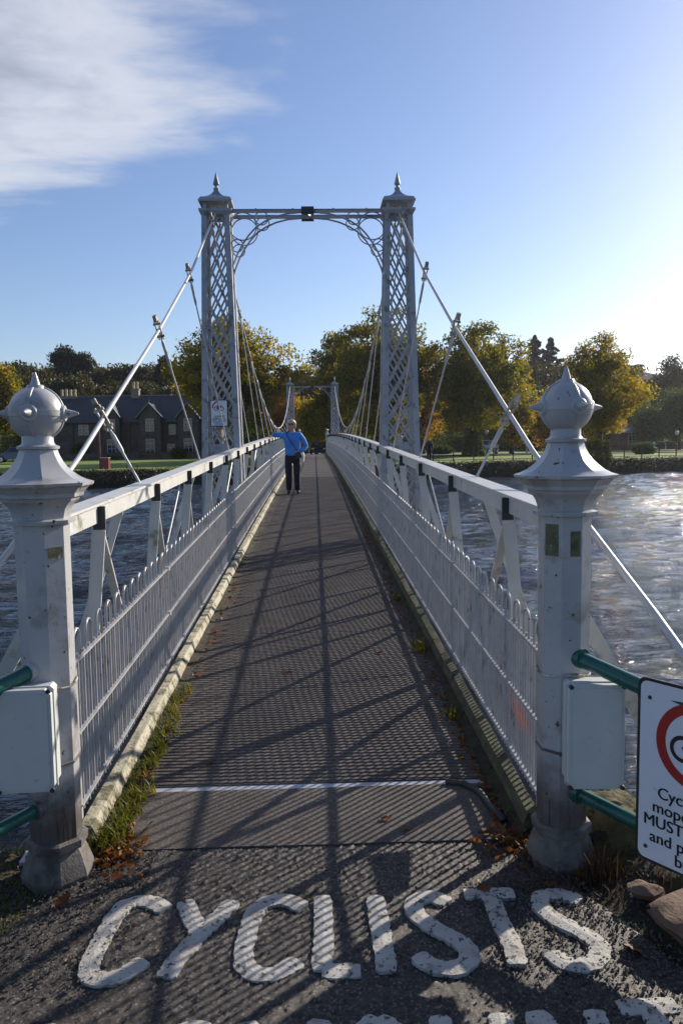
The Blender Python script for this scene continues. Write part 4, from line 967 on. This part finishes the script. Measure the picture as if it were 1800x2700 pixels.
# ================================================================== TREES
def gz(x, y): return float(far_h(np.array([float(x)]), np.array([float(y)]))[0])
def limb(mb, p, d, L, r, depth, rng, tips, spread):
    pts = [np.array(p, float)]; d = np.array(d, float); n = 4
    for i in range(n):
        d = d+rng.normal(size=3)*.12+np.array((0, 0, .05)); d /= np.linalg.norm(d); pts.append(pts[-1]+d*L/n)
    mb.tube(pts, [r*(1-.55*i/n) for i in range(n+1)], 7 if depth > 1 else 5, cap=False)
    tips.append(pts[-1]); tips.append(pts[-2])
    if depth > 0:
        for k in range(3 if depth > 1 else 2):
            i = rng.integers(2, n+1); a = rng.random()*2*pi; side = np.cross(d, (cos(a), sin(a), .3)); side /= np.linalg.norm(side)+1e-9
            limb(mb, pts[i], d*(1-spread)+side*spread+np.array((0, 0, .12)), L*.66, r*.48, depth-1, rng, tips, spread)
def tree_meshes(name, H, Wd, zc0, mat, seed, clumps=120, per=120, leaf=.24, sig=None, top=.5, lean=0, conifer=False, ivy=False):
    """tree at origin: height H, crown width Wd, crown from zc0 up; returns (trunk mesh, crown mesh, ivy mesh)"""
    rng = np.random.default_rng(seed); mb = MB(); tips = []; r0 = max(.12, H*.027)
    fork = zc0+.12*(H-zc0)
    mb.tube([(0, 0, -.4), (0, 0, 0), (lean*.2, 0, fork*.5), (lean*.5, .05, fork)], [r0*1.5, r0*1.25, r0, r0*.85], 10, cap=False)
    if not conifer:
        for k in range(6):
            a = 2*pi*k/6+rng.random()*.6; o_ = .35+.5*rng.random()
            limb(mb, (lean*.5, .05, fork*.97), (cos(a)*o_, sin(a)*o_, 1), (H-fork)*.40, r0*.5, 2, rng, tips, .5)
        mb.tube([(lean*.5, .05, fork), (lean, 0, H*.88)], [r0*.8, r0*.12], 7, cap=False)
    else: mb.tube([(0, 0, fork*.9), (0, 0, H*.97)], [r0*.85, .03], 7, cap=False)
    hc = H-zc0; cen = []
    sig = sig or Wd*.062
    while len(cen) < clumps:
        if conifer:
            t_ = rng.random(); z = zc0+hc*t_; R = Wd/2*(1-t_)**.62*(.8+.25*math.sin(z*3.6)); a = rng.random()*2*pi; q_ = R*rng.random()**.5
            cen.append((q_*cos(a), q_*sin(a), z-.12*q_)); continue
        d = rnd_dirs(1, rng)[0]; q_ = rng.random()**.38
        lump = 1+.20*sin(3*math.atan2(d[1], d[0])+seed)+.14*sin(5*d[2]+seed*1.7)+.12*sin(7*d[0]+seed*.6)
        z = zc0+hc*top+d[2]*q_*(hc*(1-top) if d[2] > 0 else hc*top)*.93
        wz = 1.0 if d[2] < 0 else 1-.30*d[2]**2
        cen.append((d[0]*q_*Wd/2*.92*lump*wz+lean*(z/H), d[1]*q_*Wd/2*.92*lump*wz, z))
    cen = np.array(cen); csc = np.ones((len(cen), 1)) if not conifer else np.clip(1.3*(H-cen[:, 2:])/hc, .12, 1)
    if tips and not conifer:
        T = np.array(tips); k = min(len(T), clumps//3); sel = rng.permutation(len(T))[:k]; T = T[sel]
        ok = (np.hypot(T[:, 0], T[:, 1]) < Wd*.55) & (T[:, 2] < H) & (T[:, 2] > zc0); cen[:ok.sum()] = T[ok]
    P = np.repeat(cen, per, 0); dd = rng.normal(size=P.shape); dd = np.clip(dd, -1.7, 1.7); P = P+dd*sig*((.7+.6*rng.random((len(cen), 1)))*csc).repeat(per, 0)*np.array((1, 1, .8))
    crown = quads('crown', leaf_quads(P, leaf, rng), mat)
    iv = None
    if ivy:
        n = 2600; a = rng.random(n)*2*pi; z = rng.random(n)**1.3*zc0*1.3; R = r0*1.5+.55*np.exp(-z*.9)+.18*rng.random(n)
        iv = quads('ivy', leaf_quads(np.stack([R*np.cos(a), R*np.sin(a), z], 1), .17, rng), 'leaf_green')
    return mb.mesh('trunk', 'bark', smooth=50), crown, iv
def plant_tree(name, px_, top_, bot_, wd_, D, mat, label, seed, group=None, cat='tree', **kw):
    """px_: display column of the trunk; crown top / bottom / width read at distance D"""
    tp = at(px_, top_, 'y', D); x = tp[0]; g = gz(x, D)
    H = tp[2]-g; zc0 = max(.6, at(px_, bot_, 'y', D)[2]-g); Wd = wd_*sc/F*D
    root = thing(name, (x, D, g), label, cat, group)
    tr, cr, iv = tree_meshes(name, H, Wd, zc0, mat, seed, **kw)
    part('trunk', tr, root); part('crown', cr, root)
    if iv: part('ivy', iv, root)
    return root
plant_tree('broadleaf_tree', 528, 716, 1015, 285, 66, 'leaf_gold', 'large broad golden green tree behind the tower that carries the notice', 1, clumps=330, per=120, leaf=.25, sig=.42, top=.55)
plant_tree('broadleaf_tree', 868, 688, 1030, 225, 77, 'leaf_olive', 'tall dark olive tree seen through the lattice of the tower without a notice', 2, clumps=330, per=120, leaf=.28, sig=.44, top=.5)
plant_tree('broadleaf_tree', 775, 745, 1035, 125, 82, 'leaf_olive', 'narrower olive tree just beside the tall one, over the far arch', 3, clumps=170, per=110, leaf=.28, sig=.42, top=.5)
plant_tree('broadleaf_tree', 1088, 716, 1008, 228, 75, 'leaf_olive', 'large rounded tree with ivied trunk turning gold, by the road', 4, clumps=330, per=120, leaf=.27, sig=.42, top=.45, ivy=True)
plant_tree('broadleaf_tree', 1175, 860, 1040, 95, 84, 'leaf_gold', 'low golden side tree pressed against the ivied round tree', 14, clumps=130, per=100, leaf=.27, sig=.42, top=.5)
plant_tree('broadleaf_tree', 1378, 764, 1022, 205, 58.5, 'leaf_gold', 'gold and orange tree on the bank with thick ivy at its foot', 5, clumps=280, per=120, leaf=.20, sig=.34, top=.5, ivy=True)
plant_tree('broadleaf_tree', 968, 775, 1040, 95, 95, 'leaf_orange', 'orange leaved tree beyond the road beside the bare plate tower', 6, clumps=150, per=100, leaf=.32, sig=.5)
plant_tree('broadleaf_tree', 725, 900, 1040, 85, 88, 'leaf_gold', 'small gold tree framed inside the distant arch', 7, clumps=120, per=100, leaf=.26, sig=.55)
plant_tree('broadleaf_tree', 655, 880, 1040, 90, 94, 'leaf_orange', 'small orange tree behind the far tower near the person', 8, clumps=120, per=100, leaf=.28, sig=.6)
plant_tree('broadleaf_tree', 8, 832, 1010, 62, 96, 'leaf_gold', 'tall narrow gold tree beside the stone house end', 9, clumps=130, per=100, leaf=.3, sig=.6)
plant_tree('broadleaf_tree', 1548, 818, 985, 115, 122, 'leaf_wood', 'dark domed tree on the slope by the brick house', 10, clumps=180, per=100, leaf=.4, sig=.6)
plant_tree('broadleaf_tree', 1265, 905, 1040, 95, 92, 'leaf_orange', 'low russet tree beyond the road behind the spiked ball', 15, clumps=130, per=100, leaf=.28, sig=.6)
plant_tree('broadleaf_tree', 1500, 935, 1010, 110, 102, 'leaf_green', 'wide green tree in front of the low brick pavilion roof', 16, clumps=150, per=100, leaf=.3, sig=.7)
plant_tree('broadleaf_tree', 1562, 890, 1012, 80, 98, 'leaf_green', 'dark green tree leaning over the pavilion end', 17, clumps=130, per=100, leaf=.3, sig=.7)
for i, (x, tp, wd, lb) in enumerate(((1227, 772, 118, 'taller dark conifer on the skyline'), (1263, 776, 112, 'shorter broader dark conifer next to the tall one on the skyline'), (1155, 783, 50, 'thin conifer tip just over the ivied round tree'))):
    plant_tree('conifer_tree', x, tp, 930, wd, 142+4*i, 'needle', lb, 30+i, clumps=420, per=45, leaf=.46, sig=.30, conifer=True)
plant_tree('pine_tree', 147, 796, 862, 48, 150, 'needle', 'larger dark pine standing above the wood behind the house', 40, clumps=110, per=110, leaf=.42, sig=.6)
plant_tree('pine_tree', 192, 811, 862, 42, 151, 'needle', 'smaller dark pine beside the larger one above the wood', 41, clumps=90, per=100, leaf=.42, sig=.55)
plant_tree('pine_tree', 376, 822, 905, 34, 140, 'needle', 'dark pine behind the golden tree at the end of the wood', 42, clumps=90, per=100, leaf=.4, sig=.5)
# woodland on the hillside: four kinds copied
WG = 'woodland trees on the far hillside'
protos = []
for i, (mt, s_) in enumerate((('leaf_wood', 50), ('leaf_deep', 51), ('leaf_wood', 52), ('leaf_wood', 53))):
    protos.append(tree_meshes('woodland_tree', 10, 8.5, 2.0, mt, s_, clumps=150, per=80, leaf=.46, sig=.55, top=.5))
rng = np.random.default_rng(77)
KN = ('russet brown', 'dark green', 'olive gold', 'brown and gold')
def wood(px_, top_, D, k):
    place = ('on the hill ridge behind the stone house' if D > 140 else 'on the lower slope behind the stone house') if px_ < 425 else ('on the distant ridge behind the far arch' if D > 135 else 'on the lower slope behind the far arch and road') if px_ < 1200 else ('on the ridge below the conifers' if D > 127 else 'on the slope behind the brick pavilion')
    tp = at(px_, top_, 'y', D); x = tp[0]; g = gz(x, D); H = max(4.5, tp[2]-g)
    r = thing('woodland_tree', (x, D, g), KN[k]+' woodland tree '+place, 'tree', WG)
    tr, cr, _ = protos[k]; s_ = H/10; wx = s_*.5+.5*1.1
    for nm, me in (('trunk', tr), ('crown', cr)):
        o = part(nm, me, r, rz=rng.random()*6.28); o.scale = (wx, wx, s_)
px_ = -70
while px_ < 420:
    wood(px_, 838+rng.normal()*7, 150+rng.normal()*6, rng.integers(0, 4)); px_ += 30+rng.random()*10
px_ = -60
while px_ < 420:
    wood(px_, 880+rng.normal()*8, 128+rng.normal()*4, rng.integers(0, 4)); px_ += 34+rng.random()*12
px_ = 420
while px_ < 1180:
    wood(px_, 872+rng.normal()*9 - (14 if 660 < px_ < 720 else 0), 150+rng.normal()*5, rng.integers(0, 4)); px_ += 30+rng.random()*10
px_ = 430
while px_ < 1200:
    wood(px_, 935+rng.normal()*12, 120+rng.normal()*4, (0, 1, 1, 2)[rng.integers(0, 4)]); px_ += 40+rng.random()*14
px_ = 1160
while px_ < 1460:
    wood(px_, 836+rng.normal()*9, 138+rng.normal()*5, (0, 0, 3)[rng.integers(0, 3)]); px_ += 28+rng.random()*10
px_ = 1180
while px_ < 1640:
    wood(px_, 918+rng.normal()*12, 118+rng.normal()*3, (0, 1, 3)[rng.integers(0, 3)]); px_ += 36+rng.random()*10
# hedge and shrubs on the far side
def shrub(name, px_, top_, bot_, wd_, D, mat, label, seed, n=2600, group=None):
    tp = at(px_, top_, 'y', D); x = tp[0]; g = gz(x, D); H = max(.5, tp[2]-g); Wd = wd_*sc/F*D; rng = np.random.default_rng(seed)
    root = thing(name, (x, D, g), label, 'shrub', group)
    d = rnd_dirs(n, rng)*(rng.random((n, 1))**.3); P = np.stack([d[:, 0]*Wd/2, d[:, 1]*min(Wd/2, 1.2), H*.5+d[:, 2]*H*.55], 1); P[:, 2] = np.abs(P[:, 2]); P += rng.normal(size=P.shape)*.08
    part('foliage', quads('foliage', leaf_quads(P, .2, rng), mat), root)
    part('stem', MB().tube([(0, 0, -.1), (.02, 0, H*.5)], .05, 6).mesh('stem', 'bark'), root)
shrub('round_shrub', 410, 1028, 1060, 34, 84, 'leaf_green', 'clipped round shrub by the doorway of the stone house', 1)
shrub('garden_shrub', 335, 1040, 1062, 44, 85, 'bank_leaf', 'straggly shrub under the gable window of the stone house', 2)
shrub('garden_shrub', 185, 1020, 1062, 40, 85.5, 'leaf_green', 'dark ivy shrub against the house wall beside the white door', 3)
shrub('garden_shrub', 262, 1045, 1064, 60, 85, 'leaf_green', 'low dark hedge bush under the middle windows of the stone house', 4)
shrub('garden_shrub', 55, 985, 1062, 120, 92, 'leaf_green', 'tall dark shrub mass at the end of the stone house', 5, 6000)
shrub('garden_shrub', 1012, 1025, 1045, 60, 90, 'leaf_green', 'low roadside shrub beyond the road near the bare plate tower', 6)
shrub('garden_shrub', 1478, 1018, 1045, 52, 74, 'leaf_green', 'small shrub in front of the brick pavilion', 7)
for i, xx_ in enumerate(range(430, 1580, 52)):
    shrub('hedge_shrub', xx_, 985+int(8*sin(i*1.7)), 1040, 66, 108, 'leaf_green', 'dark hedge shrub in the long belt behind the far road', 60+i, 1500, 'hedge shrubs behind the far road')
# rough vegetation on the far bank face
rng = np.random.default_rng(13); n = 30000
x = rng.uniform(-42, 46, n); d = rng.random(n)*1.75; y = edge_y(x)+d-.05; P = np.stack([x, y, far_h(x, y)+.03+.13*rng.random(n)**2], 1)
keep = np.abs(P[:, 0]) > 1.5
o = bpy.data.objects.new('bank_scrub', quads('bank_scrub', leaf_quads(P[keep], .15, rng, .3), 'bank_leaf')); C.objects.link(o)
tag(o, 'rough grass and scrub covering the far river bank', 'scrub', kind='stuff')
# ================================================================== BUILDINGS
def hz(xz, yz, D): return atf(140+xz/5.227, 1000+yz/5.227, 'y', D)
def window(root, x0, x1, z0, z1, y, bars=(1, 2), sill=True):
    fr = MB(); t_ = .055
    fr.box(x0, x0+t_, y-.06, y+.02, z0, z1).box(x1-t_, x1, y-.06, y+.02, z0, z1).box(x0+t_, x1-t_, y-.06, y+.02, z1-t_, z1).box(x0+t_, x1-t_, y-.06, y+.02, z0, z0+t_)
    for k in range(1, bars[0]+1): xx_ = x0+(x1-x0)*k/(bars[0]+1); fr.box(xx_-.02, xx_+.02, y-.05, y+.018, z0+t_, z1-t_)
    for k in range(1, bars[1]+1): zz = z0+(z1-z0)*k/(bars[1]+1); fr.box(x0+t_, x1-t_, y-.045, y+.016, zz-.02, zz+.02)
    f = fr.build('window', 'white_trim', root); MB().box(x0+t_*.5, x1-t_*.5, y-.012, y+.01, z0+t_*.5, z1-t_*.5).build('pane', 'glass', f)
    if sill: MB().box(x0-.08, x1+.08, y-.12, y, z0-.10, z0-.005).build('sill', 'dressed_stone', f)
HD = 88.0; HXL, HXR = -30.5, -10.5; HG = .05
house = thing('stone_house', (-20, HD, HG), 'dark stone terrace house with slate roof, gabled bays and white sash windows', 'house')
eav = float(hz(300, 600, HD)[2]); rid = 7.15
MB().box(HXL, HXR, HD, HD+7, HG-.3, eav).build('wall', 'house_stone', house)
rf = MB().prism([(HD-.35, eav-.12), (HD+3.5, rid), (HD+7.35, eav-.12), (HD+7.35, eav+.03), (HD+3.5, rid+.16), (HD-.35, eav+.03)], 'x', HXL-.2, HXR+.2).build('roof', 'slate', house)
MB().box(HXL-.2, HXR+.2, HD+3.4, HD+3.6, rid+.10, rid+.22).build('ridge_tiles', 'dressed_stone', rf)
for x in (HXL, HXR): MB().prism([(HD, eav-.05), (HD+7, eav-.05), (HD+3.5, rid)], 'x', x+.02 if x < -20 else x-.3, x+.3 if x < -20 else x-.02).build('gable_wall', 'house_stone', house)
for (ax, az, wl, wr) in ((760, 350, 685, 905), (1315, 335, 1180, 1478), (1850, 340, 1720, 1990)):
    p = hz(ax, az, HD-1); x0, x1 = float(hz(wl, 500, HD-1)[0]), float(hz(wr, 500, HD-1)[0]); e = float(hz(wl, 520, HD-1)[2]); mid = (x0+x1)/2; top = float(p[2])-.1
    MB().prism([(x0, HG-.3), (x1, HG-.3), (x1, e), (mid, top), (x0, e)], 'y', HD-1, HD-.003).build('gable_bay', 'house_stone', house)
    r_ = MB()
    for s in (-1, 1):
        r_.prism([(mid, top+.03), (mid+s*(x1-x0)*.62, e-.22), (mid+s*(x1-x0)*.62, e-.10), (mid, top+.16)][::s], 'y', HD-1.22, HD+2.2)
    rb = r_.build('gable_roof', 'slate', house)
    for s in (-1, 1): MB().prism([(mid, top+.165), (mid+s*(x1-x0)*.63, e-.095), (mid+s*(x1-x0)*.63, e-.045), (mid, top+.225)][::s], 'y', HD-1.25, HD-1.08).build('barge_board', 'white_trim', rb)
    MB().box(mid-.04, mid+.04, HD-1.2, HD-1.1, top+.2, top+.55).build('finial', 'dark_metal', rb)
    cxw = mid
    window(house, cxw-.46, cxw+.46, 3.15, 4.5, HD-1.02); window(house, cxw-.48, cxw+.48, .75, 2.3, HD-1.02)
def wz(x0, y0, x1, y1, y=HD, **k):
    a = hz(x0, y1, y); b_ = hz(x1, y0, y); window(house, float(a[0]), float(b_[0]), float(a[2]), float(b_[2]), y-.02, **k)
wz(358, 628, 415, 768, bars=(0, 2)); wz(432, 628, 492, 768, bars=(0, 2)); wz(10, 905, 76, 1095, bars=(1, 2)); wz(1580, 890, 1680, 1050); wz(1600, 620, 1690, 760); wz(-230, 640, -150, 780); wz(-230, 900, -150, 1080)
a = hz(385, 1155, HD); b_ = hz(492, 930, HD)
dr = MB().box(float(a[0]), float(b_[0]), HD-.06, HD+.02, HG, float(b_[2])).build('door', 'white_trim', house)
MB().box(float(a[0])+.15, float(b_[0])-.15, HD-.085, HD-.06, HG+.2, float(b_[2])-.7).build('door_panel', 'white_trim', dr)
MB().box(float(a[0])+.12, float(b_[0])-.12, HD-.08, HD-.06, float(b_[2])-.55, float(b_[2])-.1).build('fanlight', 'glass', dr)
for xz in (280, 940, 1062): x = float(hz(xz, 700, HD)[0]); MB().tube([(x, HD-.08, HG), (x, HD-.08, eav-.05)], .05, 6).build('downpipe', 'dark_metal', house)
MB().bar((HXL, HD-.42, eav-.02), (HXR, HD-.42, eav-.02), .12, .1).build('gutter', 'dark_metal', house)
for (c0, c1, tz, pots) in ((100, 340, 258, 4), (1085, 1190, 150, 2), (1900, 2050, 200, 3)):
    x0, x1 = float(hz(c0, tz, HD+3.5)[0]), float(hz(c1, tz, HD+3.5)[0]); zt = float(hz(c0, tz, HD+3.5)[2])
    ch = MB().box(x0, x1, HD+3.1, HD+3.9, rid-.9, zt).build('chimney', 'dressed_stone', house); MB().box(x0-.07, x1+.07, HD+3.02, HD+3.98, zt+.001, zt+.14).build('chimney_cope', 'dressed_stone', ch)
    for k in range(pots):
        x = x0+(x1-x0)*(k+.5)/pots; MB().lathe([(.16, 0), (.13, .5), (.16, .55), (.15, .8)], (x, HD+3.5, zt+.14), 10).build('chimney_pot', 'pot_clay', ch)
gw = thing('garden_wall', (-20, 84.2, .1), 'low dark stone garden wall in front of the stone house', 'wall')
MB().box(HXL, -11, 84.05, 84.35, 0, .75).build('wall_body', 'house_stone', gw); MB().box(HXL, -11, 84.0, 84.4, .752, .83).build('coping', 'house_stone', gw)
# brick house on the slope
def bz_(xz, yz, D): return atf(1500+xz/5.227, 900+yz/5.227, 'y', D)
BD = 128.0; a = bz_(800, 390, BD); b_ = bz_(1090, 385, BD); c_ = bz_(1172, 520, BD); g = gz(float(b_[0]), BD)
bh = thing('brick_house', (float(b_[0])-4, BD, g), 'red brick house with two chimneys on the slope among trees', 'house')
x0, x1, zr, ze = float(a[0])-6, float(b_[0])+2.2, float(b_[2]), float(c_[2])
MB().box(x0, x1, BD, BD+7, g-1, ze).build('wall', 'brick', bh)
MB().add([(x0-.3, BD-.5, ze-.1), (x1+2.6, BD-.5, ze-.1), (x1+2.6, BD+7.5, ze-.1), (x0-.3, BD+7.5, ze-.1), (x0-.3, BD+3.5, zr), (x1-2.0, BD+3.5, zr)], [(0, 1, 5, 4), (1, 2, 5), (2, 3, 4, 5), (3, 0, 4), (3, 2, 1, 0)]).build('roof', 'slate', bh)
MB().box(x1, x1+2.3, BD+.2, BD+6.8, g-1, ze).build('wing', 'brick', bh)
for xz, yz in ((850, 332), (955, 318)):
    p = bz_(xz, yz, BD+3.5); MB().box(float(p[0])-.5, float(p[0])+.5, BD+3.1, BD+3.9, zr-1, float(p[2])).build('chimney', 'brick', bh)
for k in range(3): x = x0+1.6+k*2.6; window(bh, x, x+1.1, ze-2.3, ze-.7, BD-.02)
# low brick pavilion
PD = 104.0; a = bz_(690, 1260, PD); b_ = bz_(1110, 1530, PD); e = bz_(1520, 1405, PD)
pv_ = thing('brick_pavilion', (float(a[0])+5, PD, .1), 'long low dark red brick pavilion with veranda posts beyond the bank railing', 'building')
x0, x1, x2 = float(a[0]), float(b_[0]), float(e[0])+4
MB().box(x0, x1, PD, PD+6, -.2, float(a[2])).build('wall', 'brick', pv_); MB().box(x1+.002, x2, PD+2.2, PD+6, -.2, float(e[2])).build('wall', 'brick', pv_)
MB().prism([(PD-.4, float(a[2])), (PD+6.4, float(a[2])), (PD+3, float(a[2])+1.2)], 'x', x0-.3, x1+.3).build('roof', 'slate', pv_)
MB().box(x1+.31, x2+.3, PD-.2, PD+6.3, float(e[2])+.002, float(e[2])+.22).build('veranda_roof', 'slate', pv_)
k = x1+.6
while k < x2: MB().box(k-.06, k+.06, PD, PD+.12, -.2, float(e[2])).build('veranda_post', 'white_trim', pv_); k += 1.55
for k in range(2): window(pv_, x0+1.2+k*3, x0+2.2+k*3, .9, 2.1, PD-.02)
# ================================================================== FAR STREET FURNITURE AND CARS
rl = thing('bank_railing', (18, 60, .1), 'low dark metal railing along the top of the far bank', 'railing'); x = 7.0; pts = []
while x < 40:
    y = edge_y(x)+2.4; MB().bar((x, y, .0), (x, y, 1.02), .07, .07).build('post', 'dark_metal', rl); pts.append((x, y)); x += 1.55
for h in (.95, .52, .16): MB().tube([(x, y, h+.08) for x, y in pts], .022, 6).build('rail', 'dark_metal', rl)
def car(loc, rz, paint, label, group=None):
    root = thing('parked_car', loc, label, 'car', group); root.rotation_euler = (0, 0, rz)
    prof = [(-2.05, .30), (-2.08, .62), (-1.95, .82), (-1.05, .93), (-.45, 1.40), (.95, 1.44), (1.72, .98), (2.0, .92), (2.08, .55), (2.02, .30)]
    mb = MB(); n = len(prof)
    for yy_, k in ((-.82, 0), (-.86, 1), (.86, 1), (.82, 0)):
        for (x, z) in prof: ins = (.16 if z > 1.2 else 0); mb.v.append((x, yy_-np.sign(yy_)*ins, z))
    for j in range(3):
        for i in range(n): mb.f.append((j*n+i, j*n+(i+1) % n, (j+1)*n+(i+1) % n, (j+1)*n+i))
    mb.f += [tuple(range(n))[::-1], tuple(range(3*n, 4*n))]
    part('body', mb.mesh('body', paint, smooth=35), root)
    for s in (-1, 1):
        part('side_window', MB().add([(-.88, s*.855, .96), (1.45, s*.855, 1.0), (.85, s*.722, 1.37), (-.42, s*.722, 1.34)], [(0, 1, 2, 3)] if s < 0 else [(3, 2, 1, 0)]).mesh('side_window', 'glass'), root)
        for x in (-1.3, 1.3):
            wl_ = part('wheel', MB().tube([(x, s*.70, .31), (x, s*.90, .31)], .31, 18).mesh('wheel', 'tyre', smooth=40), root)
            part('rim', MB().tube([(x, s*.902, .31), (x, s*.912, .31)], .19, 14).mesh('rim', 'car_silver'), wl_)
        part('headlight', MB().sphere((-2.02, s*.6, .68), (.07, .17, .08), 10, 6).mesh('headlight', 'lamp_lens', smooth=True), root)
        part('tail_light', MB().sphere((2.04, s*.62, .75), (.05, .14, .08), 10, 6).mesh('tail_light', 'red_paint', smooth=True), root)
    part('windscreen', MB().add([(-1.02, -.74, .955), (-1.02, .74, .955), (-.48, .66, 1.385), (-.48, -.66, 1.385)], [(0, 3, 2, 1)]).mesh('windscreen', 'glass'), root)
    part('rear_window', MB().add([(1.66, -.72, 1.03), (1.66, .72, 1.03), (1.0, .66, 1.42), (1.0, -.66, 1.42)], [(0, 1, 2, 3)]).mesh('rear_window', 'glass'), root)
    return root
def onroad(px_): 
    d = ray(px_, 1030); tt = 77.0/(d[1]-.17*d[0]); p = EYE+d*tt; return float(p[0]), float(p[1])
x, y = onroad(1112); car((x, y, .20), radians(58), 'car_silver', 'silver car on the far road glinting beside the ivied tree')
x, y = onroad(40); car((x, y, .20), radians(12), 'car_blue', 'dark blue car parked before the stone house end')
car((.55, 84, .31), radians(90), 'car_black', 'black car facing along the path beyond the far end of the bridge')
# red pole with bin, marker posts, lamps
p = atf(140+655/5.227, 1235, 'z', .12); r = thing('red_pole', tuple(p), 'slim dark red pole with a small red bin on the far verge', 'pole')
ht = atf(140+640/5.227, 1000+700/5.227, 'y', p[1])[2]
MB().tube([p+(0, 0, -.1), (p[0], p[1], ht)], .06, 8).build('pole', 'red_paint', r); MB().box(p[0]+.08, p[0]+.60, p[1]-.25, p[1]+.25, 0, .8).build('bin', 'red_paint', r); MB().box(p[0]+.06, p[0]+.62, p[1]-.28, p[1]+.28, .802, .83).build('bin_lid', 'white_trim', r)
for i, (fx, fy, h_, lb) in enumerate(((462, 1240, .95, 'short white marker post on the verge before the round shrub'), (1388, 1185, 1.5, 'white marker post on the far roadside grass'))):
    p = atf(fx, fy, 'z', .15) if i == 0 else np.array((*[float(v_) for v_ in atf(fx, fy, 'y', 90)[:2]], .2)); g = gz(p[0], p[1])
    o = thing('marker_post', (p[0], p[1], g), lb, 'post'); MB().box(p[0]-.08, p[0]+.08, p[1]-.06, p[1]+.06, g-.1, g+h_).build('shaft', 'white_trim', o); MB().prism([(p[0]-.08, g+h_), (p[0]+.08, g+h_), (p[0], g+h_+.1)], 'y', p[1]-.06, p[1]+.06).build('top', 'white_trim', o)
for i, (fx, fy, D, lb) in enumerate(((1783, 1141, 88, 'street lamp with white globe before the brick pavilion'), (1723, 1170, 96, 'shorter street lamp with white globe at the veranda'), (1282, 1140, 86, 'thin street lamp beyond the ivied tree'))):
    p = atf(fx, fy, 'y', D); g = gz(p[0], D); o = thing('street_lamp', (p[0], D, g), lb, 'lamp')
    MB().lathe([(.12, 0), (.10, .5), (.05, .6), (.04, p[2]-g-.2)], (p[0], D, g), 10).build('column', 'dark_metal', o); MB().sphere((p[0], D, p[2]), (.22, .22, .26), 14, 10).build('globe', 'white_trim', o, smooth=True)
# walker in dark clothes on the far bank path
q_ = at(985, 1062, 'z', .12); wk = thing('person', (float(q_[0]), float(q_[1]), gz(q_[0], q_[1])), 'person in dark clothes walking along the far bank path', 'person')
skin_obj('body', [(0, 0, .95), (0, 0, 1.35), (0, 0, 1.48), (0, -.01, 1.58), (0, -.01, 1.66), (-.19, 0, 1.36), (-.25, .08, 1.08), (-.22, -.02, .86), (.19, 0, 1.36), (.25, -.08, 1.08), (.22, -.16, .88), (-.09, 0, .86), (-.10, -.12, .47), (-.10, -.2, .06), (.09, 0, .86), (.10, .08, .47), (.10, .22, .08)],
         [(0, 1), (1, 2), (2, 3), (3, 4), (1, 5), (5, 6), (6, 7), (1, 8), (8, 9), (9, 10), (0, 11), (11, 12), (12, 13), (0, 14), (14, 15), (15, 16)],
         [.17, .18, .06, .095, .08, .08, .06, .04, .08, .06, .04, .11, .08, .06, .11, .08, .06], 'trousers', wk)
hd = MB().sphere((0, -.07, 1.6), (.06, .045, .08), 12, 8); part('face', hd.mesh('face', 'skin', smooth=True), wk)
# ================================================================== HAZE
m = bpy.data.materials.new('haze'); m.use_nodes = True; nt = m.node_tree; nt.nodes.clear()
pvn = nt.nodes.new('ShaderNodeVolumePrincipled'); pvn.inputs['Color'].default_value = (.86, .90, 1, 1); pvn.inputs['Density'].default_value = .00017; pvn.inputs['Anisotropy'].default_value = .65
out = nt.nodes.new('ShaderNodeOutputMaterial'); nt.links.new(pvn.outputs[0], out.inputs['Volume']); MATS['haze'] = m
tag(MB().box(-2600, 2600, -230, 3100, -4.0, 42).build('haze', 'haze'), 'thin pale autumn haze over the river and far bank', 'haze', kind='stuff')
